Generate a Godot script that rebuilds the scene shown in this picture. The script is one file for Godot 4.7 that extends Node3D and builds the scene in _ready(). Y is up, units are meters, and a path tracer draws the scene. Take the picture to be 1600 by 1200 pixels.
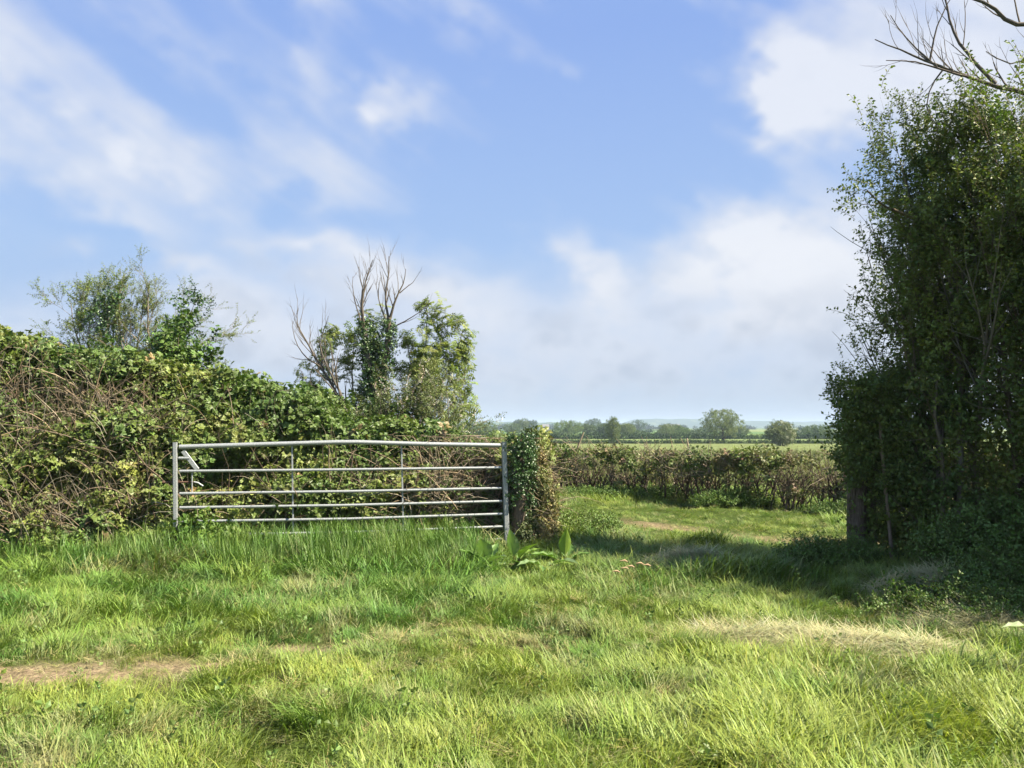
extends Node3D

# ---------------------------------------------------------------- helpers
class Mb:
	var v := PackedVector3Array()
	var n := PackedVector3Array()
	var c := PackedColorArray()
	var i := PackedInt32Array()

	func tri(a: Vector3, b: Vector3, d: Vector3, col: Color) -> void:
		var nn := (d - a).cross(b - a).normalized()
		var k := v.size()
		v.append(a); v.append(b); v.append(d)
		n.append(nn); n.append(nn); n.append(nn)
		c.append(col); c.append(col); c.append(col)
		i.append(k); i.append(k + 1); i.append(k + 2)

	func quad(a: Vector3, b: Vector3, d: Vector3, e: Vector3, col: Color) -> void:
		tri(a, b, d, col); tri(a, d, e, col)

	func tube(pts: Array, radii: Array, sides: int, col: Color, capped := false) -> void:
		var m := pts.size()
		var t: Vector3 = (pts[1] - pts[0]).normalized()
		var u := t.cross(Vector3.UP if absf(t.y) < 0.9 else Vector3.RIGHT).normalized()
		var k := v.size()
		for j in m:
			var p: Vector3 = pts[j]
			if j > 0 and j < m - 1:
				t = (pts[j + 1] - pts[j - 1]).normalized()
			elif j == m - 1:
				t = (pts[j] - pts[j - 1]).normalized()
			u = (u - t * u.dot(t)).normalized()
			var w := t.cross(u)
			for s in sides:
				var a := TAU * s / sides
				var o := u * cos(a) + w * sin(a)
				v.append(p + o * float(radii[j])); n.append(o); c.append(col)
		for j in m - 1:
			for s in sides:
				var s2 := (s + 1) % sides
				var a0 := k + j * sides + s
				var a1 := k + j * sides + s2
				var b0 := a0 + sides
				var b1 := a1 + sides
				i.append(a0); i.append(b0); i.append(a1)
				i.append(a1); i.append(b0); i.append(b1)
		if capped:
			for e in [0, m - 1]:
				var base: int = k + e * sides
				for s in range(1, sides - 1):
					if e == 0:
						tri(v[base], v[base + s], v[base + s + 1], col)
					else:
						tri(v[base], v[base + s + 1], v[base + s], col)

	# a leaf of four faces, folded along its midrib and drooping at the tip
	func leaf(p: Vector3, dir: Vector3, up: Vector3, ln: float, w: float, fold: float, droop: float, col: Color) -> void:
		var side := dir.cross(up).normalized()
		var nn := side.cross(dir).normalized()
		var m := p + dir * ln * 0.45
		var l := m - side * w * 0.5 + nn * fold * w
		var r := m + side * w * 0.5 + nn * fold * w
		var t := p + dir * ln - nn * droop * ln
		tri(p, l, m, col); tri(p, m, r, col); tri(l, t, m, col); tri(m, t, r, col)

	# a grass blade of three bending segments
	func blade(p: Vector3, lean: Vector3, ln: float, w: float, bend: float, rise: float, col: Color) -> void:
		var side := lean.cross(Vector3.UP).normalized() * w * 0.5
		var d := (Vector3.UP * rise + lean * 0.25).normalized()
		var q := p
		var a := p - side
		var b := p + side
		var ws := [0.95, 0.7, 0.0]
		for k in 3:
			q += d * ln / 3.0
			d = (d + lean * bend - Vector3.UP * bend * 0.45).normalized()
			if k < 2:
				var a2: Vector3 = q - side * float(ws[k])
				var b2: Vector3 = q + side * float(ws[k])
				quad(a, a2, b2, b, col)
				a = a2; b = b2
			else:
				tri(a, q, b, col)

	func box(x: Transform3D, s: Vector3, bev: float, col: Color) -> void:
		# a box with its four long (y) edges chamfered
		var h := s * 0.5
		var o := [Vector2(-h.x + bev, -h.z), Vector2(h.x - bev, -h.z), Vector2(h.x, -h.z + bev), Vector2(h.x, h.z - bev), Vector2(h.x - bev, h.z), Vector2(-h.x + bev, h.z), Vector2(-h.x, h.z - bev), Vector2(-h.x, -h.z + bev)]
		for k in 8:
			var p: Vector2 = o[k]
			var q: Vector2 = o[(k + 1) % 8]
			quad(x * Vector3(p.x, -h.y, p.y), x * Vector3(q.x, -h.y, q.y), x * Vector3(q.x, h.y, q.y), x * Vector3(p.x, h.y, p.y), col)
		for k in range(1, 7):
			tri(x * Vector3(o[0].x, h.y, o[0].y), x * Vector3(o[k].x, h.y, o[k].y), x * Vector3(o[k + 1].x, h.y, o[k + 1].y), col)
			tri(x * Vector3(o[0].x, -h.y, o[0].y), x * Vector3(o[k + 1].x, -h.y, o[k + 1].y), x * Vector3(o[k].x, -h.y, o[k].y), col)

	func mesh() -> ArrayMesh:
		var a := []
		a.resize(Mesh.ARRAY_MAX)
		a[Mesh.ARRAY_VERTEX] = v
		a[Mesh.ARRAY_NORMAL] = n
		a[Mesh.ARRAY_COLOR] = c
		a[Mesh.ARRAY_INDEX] = i
		var m := ArrayMesh.new()
		m.add_surface_from_arrays(Mesh.PRIMITIVE_TRIANGLES, a)
		return m


class Inst:
	var b := PackedFloat32Array()
	var count := 0

	func add(t: Transform3D, col: Color) -> void:
		var x := t.basis.x
		var y := t.basis.y
		var z := t.basis.z
		var o := t.origin
		b.append_array(PackedFloat32Array([x.x, y.x, z.x, o.x, x.y, y.y, z.y, o.y, x.z, y.z, z.z, o.z, col.r, col.g, col.b, 1.0]))
		count += 1


var rng := RandomNumberGenerator.new()
var n1 := FastNoiseLite.new()
var n2 := FastNoiseLite.new()
var n3 := FastNoiseLite.new()
var taken := {}

func rr(a: float, b: float) -> float:
	return rng.randf_range(a, b)

func rv() -> Vector3:
	return Vector3(rr(-1, 1), rr(-1, 1), rr(-1, 1))

func numbered(called: String) -> String:
	var k: int = taken.get(called, 0)
	taken[called] = k + 1
	return called if k == 0 else "%s_%03d" % [called, k]

func obj(called: String, mesh: Mesh, mat: Material, parent: Node = null) -> MeshInstance3D:
	var o := MeshInstance3D.new()
	o.mesh = mesh
	o.material_override = mat
	if parent:
		o.name = called
		parent.add_child(o, true)
	else:
		o.name = numbered(called)
		add_child(o)
	return o

func thing(called: String, label: String, category: String, at := Vector3.ZERO, group := "") -> Node3D:
	var o := Node3D.new()
	o.name = numbered(called)
	add_child(o)
	o.position = at
	tag(o, label, category, group)
	return o

func tag(o: Node, label: String, category: String, group := "", kind := "") -> void:
	if label: o.set_meta("label", label)
	if category: o.set_meta("category", category)
	if group: o.set_meta("group", group)
	if kind: o.set_meta("kind", kind)

func many(called: String, mesh: Mesh, mat: Material, inst: Inst, parent: Node = null) -> MultiMeshInstance3D:
	var mm := MultiMesh.new()
	mm.transform_format = MultiMesh.TRANSFORM_3D
	mm.use_colors = true
	mm.mesh = mesh
	mm.instance_count = inst.count
	mm.buffer = inst.b
	var o := MultiMeshInstance3D.new()
	o.multimesh = mm
	o.material_override = mat
	o.set_meta("kind", "stuff")
	if parent:
		o.name = called
		parent.add_child(o, true)
	else:
		o.name = numbered(called)
		add_child(o)
	return o

# several mesh variants of one foliage: one part per variant
func many_of(called: String, meshes: Array, mat: Material, insts: Array, parent: Node) -> void:
	for k in meshes.size():
		if insts[k].count > 0:
			many(called, meshes[k], mat, insts[k], parent)

func insts(k: int) -> Array:
	var a := []
	for j in k: a.append(Inst.new())
	return a

func align(dir: Vector3, roll: float, s: float) -> Basis:
	var y := dir.normalized()
	var x := y.cross(Vector3.UP if absf(y.y) < 0.95 else Vector3.RIGHT).normalized()
	x = x.rotated(y, roll)
	return Basis(x, y, x.cross(y)).scaled(Vector3(s, s, s))

func mixc(a: Color, b: Color, t: float) -> Color:
	return a.lerp(b, clampf(t, 0.0, 1.0))

func vary(c: Color, amount: float) -> Color:
	var k := 1.0 + rr(-amount, amount)
	var w := rr(-amount, amount) * 0.35
	return Color(c.r * k * (1.0 + w), c.g * k, c.b * k * (1.0 - w))

func lut(t: Array, x: float) -> float:
	if x <= t[0][0]: return t[0][1]
	for k in range(1, t.size()):
		if x <= t[k][0]:
			return lerpf(t[k - 1][1], t[k][1], (x - t[k - 1][0]) / (t[k][0] - t[k - 1][0]))
	return t[-1][1]

func plain(col: Color, rough: float, spec := 0.5) -> StandardMaterial3D:
	var m := StandardMaterial3D.new()
	m.albedo_color = col.linear_to_srgb()
	m.roughness = rough
	m.metallic_specular = spec
	return m

func tinted(rough: float, back: Color, spec := 0.4) -> StandardMaterial3D:
	var m := StandardMaterial3D.new()
	m.vertex_color_use_as_albedo = true
	m.roughness = rough
	m.metallic_specular = spec
	if back.r > 0.0:
		m.backlight_enabled = true
		m.backlight = back.linear_to_srgb()
	return m

func noise_tex(freq: float, lo: float, hi: float, seed_: int, normal := false, size := 512) -> NoiseTexture2D:
	var t := NoiseTexture2D.new()
	t.width = size
	t.height = size
	t.seamless = true
	var f := FastNoiseLite.new()
	f.seed = seed_
	f.frequency = freq
	f.fractal_octaves = 5
	t.noise = f
	if normal:
		t.as_normal_map = true
		t.bump_strength = 6.0
	else:
		var g := Gradient.new()
		g.set_color(0, Color(lo, lo, lo))
		g.set_color(1, Color(hi, hi, hi))
		t.color_ramp = g
	return t

# ---------------------------------------------------------------- sky
func make_sky() -> PanoramaSkyMaterial:
	var W := 2048
	var H := 1024
	var img := Image.create(W, H, false, Image.FORMAT_RGBF)
	var f := FastNoiseLite.new()
	f.seed = 21
	f.frequency = 1.0
	f.fractal_octaves = 6
	f.fractal_gain = 0.52
	var g := FastNoiseLite.new()
	g.seed = 5
	g.frequency = 0.55
	g.fractal_octaves = 3
	# clouds: bearing, height, half-widths (degrees), slope (radians), strength
	var blobs := [
		[-30.4, 20.2, 9.1, 2.6, -0.49, 0.95], [-25.0, 19.1, 5.2, 1.9, -0.52, 0.60], [-33.0, 23.5, 5.7, 2.9, -0.52, 0.45], [-27.6, 15.3, 5.7, 1.4, -0.42, 0.75], [-32.1, 15.9, 4.3, 1.4, -0.35, 0.35],
		[-13.3, 17.4, 3.6, 2.3, -0.26, 0.95], [-18.7, 19.5, 3.6, 1.6, -0.66, 0.65], [-21.7, 17.7, 4.3, 1.9, -0.35, 0.35], [-7.3, 22.9, 3.0, 1.2, -0.38, 0.85], [-10.1, 24.2, 1.9, 0.9, -0.52, 0.25],
		[-25.2, 26.4, 5.7, 1.4, -0.26, 0.40], [-18.0, 24.3, 4.3, 1.3, -0.66, 0.35], [-14.4, 26.1, 1.7, 2.9, -0.00, 0.50], [-13.5, 28.5, 3.8, 1.0, -0.00, 0.40], [-3.4, 29.1, 2.4, 1.0, -0.35, 0.35],
		[5.1, 24.7, 2.6, 0.8, -0.14, 0.28], [30.9, 24.7, 11.0, 6.2, -0.00, 1.30], [22.7, 25.2, 4.5, 4.3, -0.00, 0.80], [18.8, 23.2, 1.2, 2.4, -0.17, 0.75], [21.8, 22.0, 3.6, 2.1, -0.26, 0.75],
		[19.4, 20.7, 1.4, 1.7, -0.00, 0.60], [27.8, 19.7, 5.7, 2.9, -0.00, 0.45], [32.9, 20.2, 4.3, 4.3, -0.00, 0.50], [-29.5, 11.5, 0.9, 1.3, -0.00, 0.50], [-23.0, 11.1, 2.4, 1.1, -0.56, 0.75],
		[-15.5, 12.9, 4.5, 1.0, -0.10, 0.80], [-9.5, 11.5, 5.2, 2.0, -0.42, 0.95], [-14.1, 10.5, 5.7, 1.9, -0.17, 0.60], [-2.9, 9.8, 3.8, 2.1, -0.17, 0.70], [4.3, 12.1, 2.6, 1.6, -0.52, 0.90],
		[6.7, 10.2, 2.9, 2.4, -0.35, 0.80], [11.4, 10.6, 1.9, 1.1, -0.00, 0.60], [14.6, 12.2, 3.8, 1.7, -0.00, 0.80], [19.0, 13.1, 5.2, 2.0, -0.00, 1.25], [22.4, 10.8, 4.3, 2.9, -0.17, 1.00],
		[18.1, 10.2, 6.7, 2.4, -0.00, 0.80], [14.4, 15.4, 0.7, 1.0, -0.00, 0.35], [4.8, 6.5, 20.0, 3.6, -0.00, 0.95], [18.1, 7.1, 4.3, 1.2, -0.14, 0.70], [-17.2, 6.2, 8.1, 3.3, -0.17, 0.70],
		[-20.7, 8.3, 3.8, 1.9, -0.44, 0.40], [-32.8, 6.3, 3.8, 1.2, -0.00, 0.45], [30.4, 6.9, 9.5, 5.7, -0.00, 0.80], [0.0, 3.2, 38.1, 2.4, -0.00, 0.60], [-41.4, 7.1, 11.9, 2.9, -0.00, 0.50],
		[-40.3, 16.8, 9.5, 4.3, -0.35, 0.50], [42.9, 12.8, 9.5, 8.6, -0.00, 0.80], [-30.1, 10.2, 5.7, 1.2, -0.00, -0.30], [4.8, 19.4, 12.4, 3.8, -0.00, -0.50], [10.2, 26.2, 5.2, 5.7, -0.00, -0.50],
		[-9.6, 15.6, 7.2, 1.2, -0.00, -0.35], [-29.5, 13.1, 7.6, 1.2, -0.00, -0.30],
	]
	for y in H:
		var el := (0.5 - (y + 0.5) / H) * PI
		var ed := rad_to_deg(el)
		if ed < -1.0:
			break
		var s := maxf(sin(el), 0.0)
		var blue := mixc(mixc(Color(0.45, 0.575, 0.76), Color(0.34, 0.535, 0.87), ed / 13.0), Color(0.215, 0.385, 0.83), (ed - 12.0) / 16.0)
		blue = mixc(mixc(blue, Color(0.62, 0.70, 0.84), 0.10), Color(0.14, 0.28, 0.68), (ed - 31.0) / 50.0)
		var stretch := 1.0 / (s + 0.16)
		var row := []
		for b in blobs:
			if absf(ed - b[1]) < 2.4 * (b[3] + absf(sin(b[4])) * b[2]) + 3.0:
				row.append([b[0], b[1], cos(b[4]) / b[2], sin(b[4]) / b[2], cos(b[4]) / b[3], sin(b[4]) / b[3], b[5]])
		for x in W:
			var az := (x + 0.5) / W * TAU
			if az > PI: az -= TAU
			var ad := rad_to_deg(az)
			var px := sin(az) * cos(el) * stretch
			var pz := cos(az) * cos(el) * stretch
			var big := g.get_noise_3d(px * 0.8, pz * 0.8, 9.0)
			# billows: even in angle low down, drawn out overhead
			var t := f.get_noise_3d(sin(az) * 5.2, el * 8.0, cos(az) * 5.2)
			var t2 := f.get_noise_3d(sin(az) * 14.0 + 4.0, el * 19.0, cos(az) * 14.0)
			var d := -0.06
			if ad > -52.0 and ad < 52.0 and ed < 45.0:
				var wx := t * 3.2 + t2 * 1.1
				var wy := f.get_noise_3d(sin(az) * 5.2, el * 8.0, cos(az) * 5.2 + 30.0) * 2.2 + t2 * 0.8
				for b in row:
					var dx: float = ad + wx - b[0]
					var dy: float = ed + wy - b[1]
					var u: float = dx * b[2] + dy * b[3]
					var w: float = dy * b[4] - dx * b[5]
					var q := u * u + w * w
					if q < 5.0:
						d += b[6] * exp(-q)
			var edge := clampf((absf(ad) - 38.0) / 12.0, 0.0, 1.0)
			edge = maxf(edge, clampf((ed - 32.0) / 12.0, 0.0, 1.0))
			if edge > 0.0:
				d = lerpf(d, 0.3 + big * 0.9, edge)
			# high cloud is combed into slanting streaks
			var streak := f.get_noise_3d((ad * 0.87 - ed * 0.5) * 0.045, (ad * 0.5 + ed * 0.87) * 0.24, 50.0 + az * 0.1)
			d += t * 0.4 + t2 * 0.3 + streak * 0.75 * smoothstep(11.0, 16.0, ed)
			var cov := smoothstep(-0.25, 1.5, d) * lerpf(0.9, 0.8, smoothstep(12.0, 17.0, ed)) + 0.05
			var white := Color(0.77, 0.805, 0.88)
			var cl := mixc(white, Color(0.53, 0.59, 0.70), clampf(0.16 + t * 1.0 + t2 * 1.1, 0.0, 0.7) * smoothstep(14.0, 10.0, ed) + smoothstep(8.0, 2.5, ed) * 0.42)
			cl = mixc(cl, Color(0.88, 0.90, 0.95), smoothstep(0.85, 1.6, d + t2 * 0.4) * smoothstep(6.5, 11.5, ed) * 0.8)
			var col := mixc(blue, cl, cov)
			col = mixc(col, Color(0.57, 0.65, 0.74), smoothstep(5.0, 0.0, ed) * 0.6)
			img.set_pixel(x, y, Color(col.r, col.g, col.b) * SKY_GAIN)
	for y in range(H / 2 + 4, H):
		img.fill_rect(Rect2i(0, y, W, 1), Color(0.16, 0.2, 0.12))
	var m := PanoramaSkyMaterial.new()
	m.panorama = ImageTexture.create_from_image(img)
	return m

const EXPOSURE := 3.15
const SKY_GAIN := 1.02 / 3.15

# ---------------------------------------------------------------- terrain
func gauss(x: float, z: float, cx: float, cz: float, sx: float, sz: float) -> float:
	var u := (x - cx) / sx
	var w := (z - cz) / sz
	return exp(-(u * u + w * w))

func ground_y(x: float, z: float) -> float:
	var d := -z
	var near := 1.0 - smoothstep(30.0, 70.0, absf(d))
	var y := (n1.get_noise_2d(x * 0.35, z * 0.35) * 0.09 + n1.get_noise_2d(x * 1.6, z * 1.6) * 0.045) * near
	y -= 1.5 * smoothstep(22.0, 75.0, d)
	y += 0.10 * gauss(x, z, 5.2, -7.6, 1.6, 1.0)
	y += 0.06 * smoothstep(-8.0, -9.6, z) * smoothstep(0.6, -0.6, x) * near
	# the wheel track turning in behind the right hedge lies a little lower
	y -= 0.05 * track_w(x, z)
	return y

func track_w(x: float, z: float) -> float:
	# worn line from the gateway bending right
	var zc := lut([[1.6, -12.6], [2.6, -11.9], [3.4, -11.1], [4.4, -10.45], [6.5, -10.0]], x)
	var s := smoothstep(1.4, 2.6, x) * smoothstep(9.0, 7.0, x)
	return s * exp(-pow((z - zc) / 0.40, 2.0))

# where mown grass has dried to straw
func dry(x: float, z: float) -> float:
	var k := 0.0
	k += 0.75 * gauss(x, z, -3.7, -8.0, 0.75, 0.22)
	k += 0.55 * gauss(x, z, -2.0, -7.35, 0.9, 0.25)
	k += 0.55 * gauss(x, z, -0.4, -7.6, 0.5, 0.2)
	k += 0.55 * gauss(x, z, -0.2, -5.7, 0.9, 0.3)
	k += 0.45 * gauss(x, z, -1.1, -5.0, 0.7, 0.28)
	k += 0.35 * gauss(x, z, 0.3, -6.4, 1.0, 0.22)
	k += 1.0 * gauss(x, z, 1.85, -5.7, 0.75, 0.32)
	k += 0.9 * gauss(x, z, 2.55, -5.3, 0.65, 0.3)
	k += 0.7 * gauss(x, z, 1.9, -8.4, 0.8, 0.35)
	k += 0.4 * gauss(x, z, 3.6, -7.0, 1.2, 0.7)
	k += 0.8 * track_w(x, z)
	k += 0.35 * gauss(x, z, 1.4, -10.2, 1.2, 0.8)
	k += 0.3 * gauss(x, z, 2.8, -9.6, 1.2, 0.7)
	k += 0.9 * soil(x, z)
	return k

func soil(x: float, z: float) -> float:
	var k := 1.3 * gauss(x, z, -2.95, -4.75, 0.75, 0.19) + 0.95 * gauss(x, z, -2.1, -5.1, 0.5, 0.14) + 0.9 * gauss(x, z, -1.45, -5.5, 0.45, 0.12) + 0.7 * gauss(x, z, -0.7, -5.85, 0.45, 0.1) + 0.5 * gauss(x, z, -2.55, -3.6, 0.5, 0.12)
	return k + 1.25 * track_w(x, z) * (0.75 + 0.8 * n3.get_noise_2d(x * 2.2, z * 2.2))

# how tall the grass stands
func grass_h(x: float, z: float) -> float:
	var d := -z
	var h := 0.085 + 0.05 * n2.get_noise_2d(x * 1.3, z * 1.3) + 0.07 * n3.get_noise_2d(x * 4.2, z * 4.2)
	h += 0.035 * smoothstep(0.2, 1.4, x) * smoothstep(5.8, 4.8, d) + 0.03 * smoothstep(5.4, 6.6, d) * smoothstep(0.5, -0.5, x)
	# uncut strip in front of gate and hedge
	var front := 8.05 + 0.35 * n2.get_noise_2d(x * 2.0, 7.0) - 0.1 * x * 0.3
	var strip := smoothstep(front - 0.35, front + 0.15, d) * smoothstep(-0.1, -0.5, x) * smoothstep(12.0, 10.5, d)
	h += 0.27 * strip * (1.0 + 0.8 * n3.get_noise_2d(x * 2.0, z * 2.0))
	h += 0.12 * gauss(x, z, 1.0, -10.6, 0.7, 1.2) + 0.1 * gauss(x, z, 2.6, -10.2, 0.5, 0.3) + 0.14 * gauss(x, z, 1.9, -7.9, 0.9, 0.3)
	h += 0.12 * gauss(x, z, 1.6, -16.5, 2.5, 0.7) + 0.12 * gauss(x, z, 6.0, -12.6, 1.2, 0.5)
	h -= 0.05 * minf(1.0, dry(x, z))
	h -= 0.055 * smoothstep(10.0, 11.0, d) * smoothstep(16.0, 14.5, d)
	var worn := minf(1.0, 1.3 * soil(x, z))
	return maxf(h * (1.0 - 0.75 * worn), 0.022)

const LUSH := Color(0.105, 0.21, 0.035)
const LIME := Color(0.27, 0.335, 0.063)
const GREY := Color(0.185, 0.235, 0.10)
const STRAW := Color(0.40, 0.335, 0.165)

func grass_col(x: float, z: float) -> Color:
	var a := n2.get_noise_2d(x * 0.7 + 40.0, z * 0.9) * 1.7
	var b := n2.get_noise_2d(x * 2.3, z * 2.9 + 17.0) * 1.5
	var d := -z
	var lime := 0.50 + a * 0.5 + b * 0.3
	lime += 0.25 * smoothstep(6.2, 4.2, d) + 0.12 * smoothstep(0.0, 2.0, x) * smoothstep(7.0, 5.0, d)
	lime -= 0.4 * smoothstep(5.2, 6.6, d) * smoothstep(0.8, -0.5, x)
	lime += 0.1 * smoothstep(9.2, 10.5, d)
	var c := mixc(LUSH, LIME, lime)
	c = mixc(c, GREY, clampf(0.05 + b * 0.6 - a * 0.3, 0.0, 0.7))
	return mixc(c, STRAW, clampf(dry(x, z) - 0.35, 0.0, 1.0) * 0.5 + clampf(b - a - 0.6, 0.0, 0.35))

# ---------------------------------------------------------------- plants: small meshes
func tuft(n: int, r: float, l0: float, l1: float, w: float, bend: float, spread: float, straws: float, rise: float) -> ArrayMesh:
	var mb := Mb.new()
	for k in n:
		var a := rng.randfn(0.0, spread)
		var lean := Vector3(cos(a), 0, sin(a))
		var p := Vector3(rr(-r, r), -0.01, rr(-r, r))
		var s := rr(0.72, 1.25)
		var col := Color(s * rr(0.9, 1.12), s, s * rr(0.8, 1.2))
		if rng.randf() < straws:
			col = Color(1.75, 1.25, 2.2) * rr(0.6, 1.05)
		mb.blade(p, lean, rr(l0, l1), w * rr(0.7, 1.2), bend * rr(0.5, 1.4), rise * rr(0.6, 1.2), col)
	return mb.mesh()

func lying(n: int, r: float, l0: float, l1: float, w: float) -> ArrayMesh:
	var mb := Mb.new()
	for k in n:
		var a := rr(0, TAU) if rng.randf() < 0.5 else rng.randfn(0.0, 0.5)
		var lean := Vector3(cos(a), 0, sin(a))
		var p := Vector3(rr(-r, r), rr(0.005, 0.05), rr(-r, r))
		var s := rr(0.65, 1.25)
		mb.blade(p, lean, rr(l0, l1), w * rr(0.7, 1.2), rr(0.0, 0.25), rr(-0.05, 0.14), Color(s * rr(0.92, 1.08), s, s * rr(0.85, 1.15)))
	return mb.mesh()

# a twig with leaves along it, growing along +Y
func spray(n: int, ln: float, leaf_l: float, leaf_w: float, wild: float, fold: float, three := false) -> ArrayMesh:
	var mb := Mb.new()
	var bow := Vector3(rr(-0.3, 0.3), 0, rr(-0.3, 0.3))
	var pts := []
	for k in 4:
		var t := k / 3.0
		pts.append(Vector3(0, t * ln, 0) + bow * t * t * ln)
	mb.tube(pts, [0.0035, 0.003, 0.0024, 0.0014], 3, Color(1.1, 0.7, 1.3))
	for k in n:
		var t := (k + rr(0.2, 0.9)) / n
		var p := Vector3(0, t * ln, 0) + bow * t * t * ln
		var a := k * 2.4 + rr(-0.5, 0.5)
		var out := Vector3(cos(a), 0, sin(a))
		var d := (out + Vector3.UP * rr(-0.1, 0.8) + rv() * wild).normalized()
		var up := (Vector3.UP * 0.7 + rv() * 0.8).normalized()
		var s := rr(0.7, 1.25)
		var col := Color(s * rr(0.88, 1.15), s, s * rr(0.75, 1.2))
		var q := p + d * leaf_l * 0.35
		var l := leaf_l * rr(0.7, 1.2)
		if three:
			for e: float in [-1.0, 0.0, 1.0]:
				var side := d.cross(up).normalized()
				var dd: Vector3 = (d + side * e * 1.0).normalized()
				mb.leaf(q, dd, up, l * (0.8 if e != 0.0 else 1.0), leaf_w * l / leaf_l, fold, 0.12, col)
		else:
			mb.leaf(p + d * 0.008, d, up, l, leaf_w * l / leaf_l, fold, 0.15, col)
	return mb.mesh()

# ash: drooping feathered leaves at a shoot's tip
func ash_spray() -> ArrayMesh:
	var mb := Mb.new()
	mb.tube([Vector3(0, -0.06, 0), Vector3(0, 0.04, 0)], [0.005, 0.004], 3, Color(1.2, 0.7, 1.6))
	for k in 6:
		var a := k * 2.1 + rr(-0.4, 0.4)
		var d := (Vector3(cos(a), rr(0.1, 0.9), sin(a))).normalized()
		var p := Vector3(0, 0.03, 0)
		var s := rr(0.75, 1.2)
		var col := Color(s * rr(0.9, 1.12), s, s)
		for j in 4:
			p += d * 0.035
			d = (d - Vector3.UP * 0.16).normalized()
			var side := d.cross(Vector3.UP).normalized()
			for e: float in [-1.0, 1.0]:
				mb.leaf(p, (side * e + d * 0.5 - Vector3.UP * 0.25).normalized(), Vector3.UP + rv() * 0.3, rr(0.05, 0.075), 0.024, 0.15, 0.15, col)
		mb.leaf(p, d, Vector3.UP, 0.07, 0.026, 0.15, 0.15, col)
	return mb.mesh()

# a bunch of leaves for crowns far off; unit radius
func clump(n: int, size: float) -> ArrayMesh:
	var mb := Mb.new()
	for k in n:
		var p := rv().normalized() * pow(rng.randf(), 0.5)
		var d := (p + rv() * 0.8).normalized()
		var s := rr(0.7, 1.25)
		mb.leaf(p, d, (Vector3.UP + rv()).normalized(), size * rr(0.7, 1.3), size * 0.6, 0.2, 0.1, Color(s * rr(0.9, 1.1), s, s))
	return mb.mesh()

# ---------------------------------------------------------------- branching
func grow(mb: Mb, tips: Array, p: Vector3, dir: Vector3, ln: float, r: float, lv: int, o: Dictionary) -> void:
	var segs := 5 if lv == 0 else 4
	var pts := [p]
	var rad := [r]
	var dirs := [dir]
	var last: bool = lv >= int(o.levels)
	var end := 0.18 if last else 0.55
	for k in segs:
		dir = (dir + rv() * float(o.wander) + Vector3.UP * float(o.up)).normalized()
		p += dir * ln / segs
		pts.append(p); dirs.append(dir)
		rad.append(r * lerpf(1.0, end, (k + 1.0) / segs))
	mb.tube(pts, rad, 7 if lv == 0 else (4 if lv == 1 else 3), vary(o.bark, 0.2))
	if lv >= int(o.tip_level):
		tips.append([pts[2], dirs[2], lv])
		tips.append([pts[segs], dir, lv])
	if last: return
	var kids: int = o.kids
	for k in kids:
		var t := 1.0 if k == 0 else rr(float(o.from), 1.0)
		var f := t * segs
		var j := mini(int(f), segs - 1)
		var q: Vector3 = (pts[j] as Vector3).lerp(pts[j + 1], f - j)
		var ax := (dirs[j] as Vector3).cross(rv()).normalized()
		var ang: float = float(o.angle) * rr(0.55, 1.3) * (0.45 if k == 0 else 1.0)
		var nd := (dirs[j] as Vector3).rotated(ax, ang)
		grow(mb, tips, q, nd, ln * float(o.ratio) * rr(0.7, 1.2), maxf(r * lerpf(1.0, end, t) * rr(0.55, 0.8), 0.0025), lv + 1, o)

func _ready() -> void:
	rng.seed = 77
	n1.seed = 3; n1.frequency = 1.0
	n2.seed = 8; n2.frequency = 1.0; n2.fractal_octaves = 3
	n3.seed = 15; n3.frequency = 1.0; n3.fractal_octaves = 4
	# ---- camera
	var cam := Camera3D.new()
	cam.name = "camera"
	cam.position = Vector3(0, 1.55, 0)
	cam.rotation_degrees = Vector3(3.19, 0, 0)
	cam.fov = 53.06
	cam.near = 0.05
	cam.far = 12000.0
	add_child(cam)
	cam.current = true
	# ---- sky, haze, exposure
	var env := Environment.new()
	env.background_mode = Environment.BG_SKY
	var sky := Sky.new()
	sky.sky_material = make_sky()
	env.sky = sky
	env.tonemap_mode = Environment.TONE_MAPPER_LINEAR
	env.tonemap_exposure = EXPOSURE
	env.sdfgi_enabled = true
	env.ssao_enabled = true
	env.ssil_enabled = true
	env.fog_enabled = true
	env.fog_density = 0.00032
	env.fog_light_color = Color(0.82, 0.91, 1.0)
	var we := WorldEnvironment.new()
	we.name = "environment"
	we.environment = env
	add_child(we)
	# ---- sun: high on the right
	var sun := DirectionalLight3D.new()
	sun.name = "sun"
	sun.light_energy = 1.6
	sun.light_color = Color(1.0, 0.955, 0.87)
	sun.light_angular_distance = 0.6
	sun.shadow_enabled = true
	add_child(sun)
	var to_sun := Vector3(0.68, 0.80, 0.20).normalized()
	sun.look_at_from_position(to_sun * 50.0, Vector3.ZERO)
	print("sky done")
	make_materials()
	make_ground()
	print("ground done")
	make_far()
	print("far done")
	make_gate()
	make_left_hedge()
	make_left_trees()
	make_far_hedge()
	make_right_hedge()
	print("hedges done")
	make_plants()
	make_grass()
	print("grass done")

var M := {}

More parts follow.
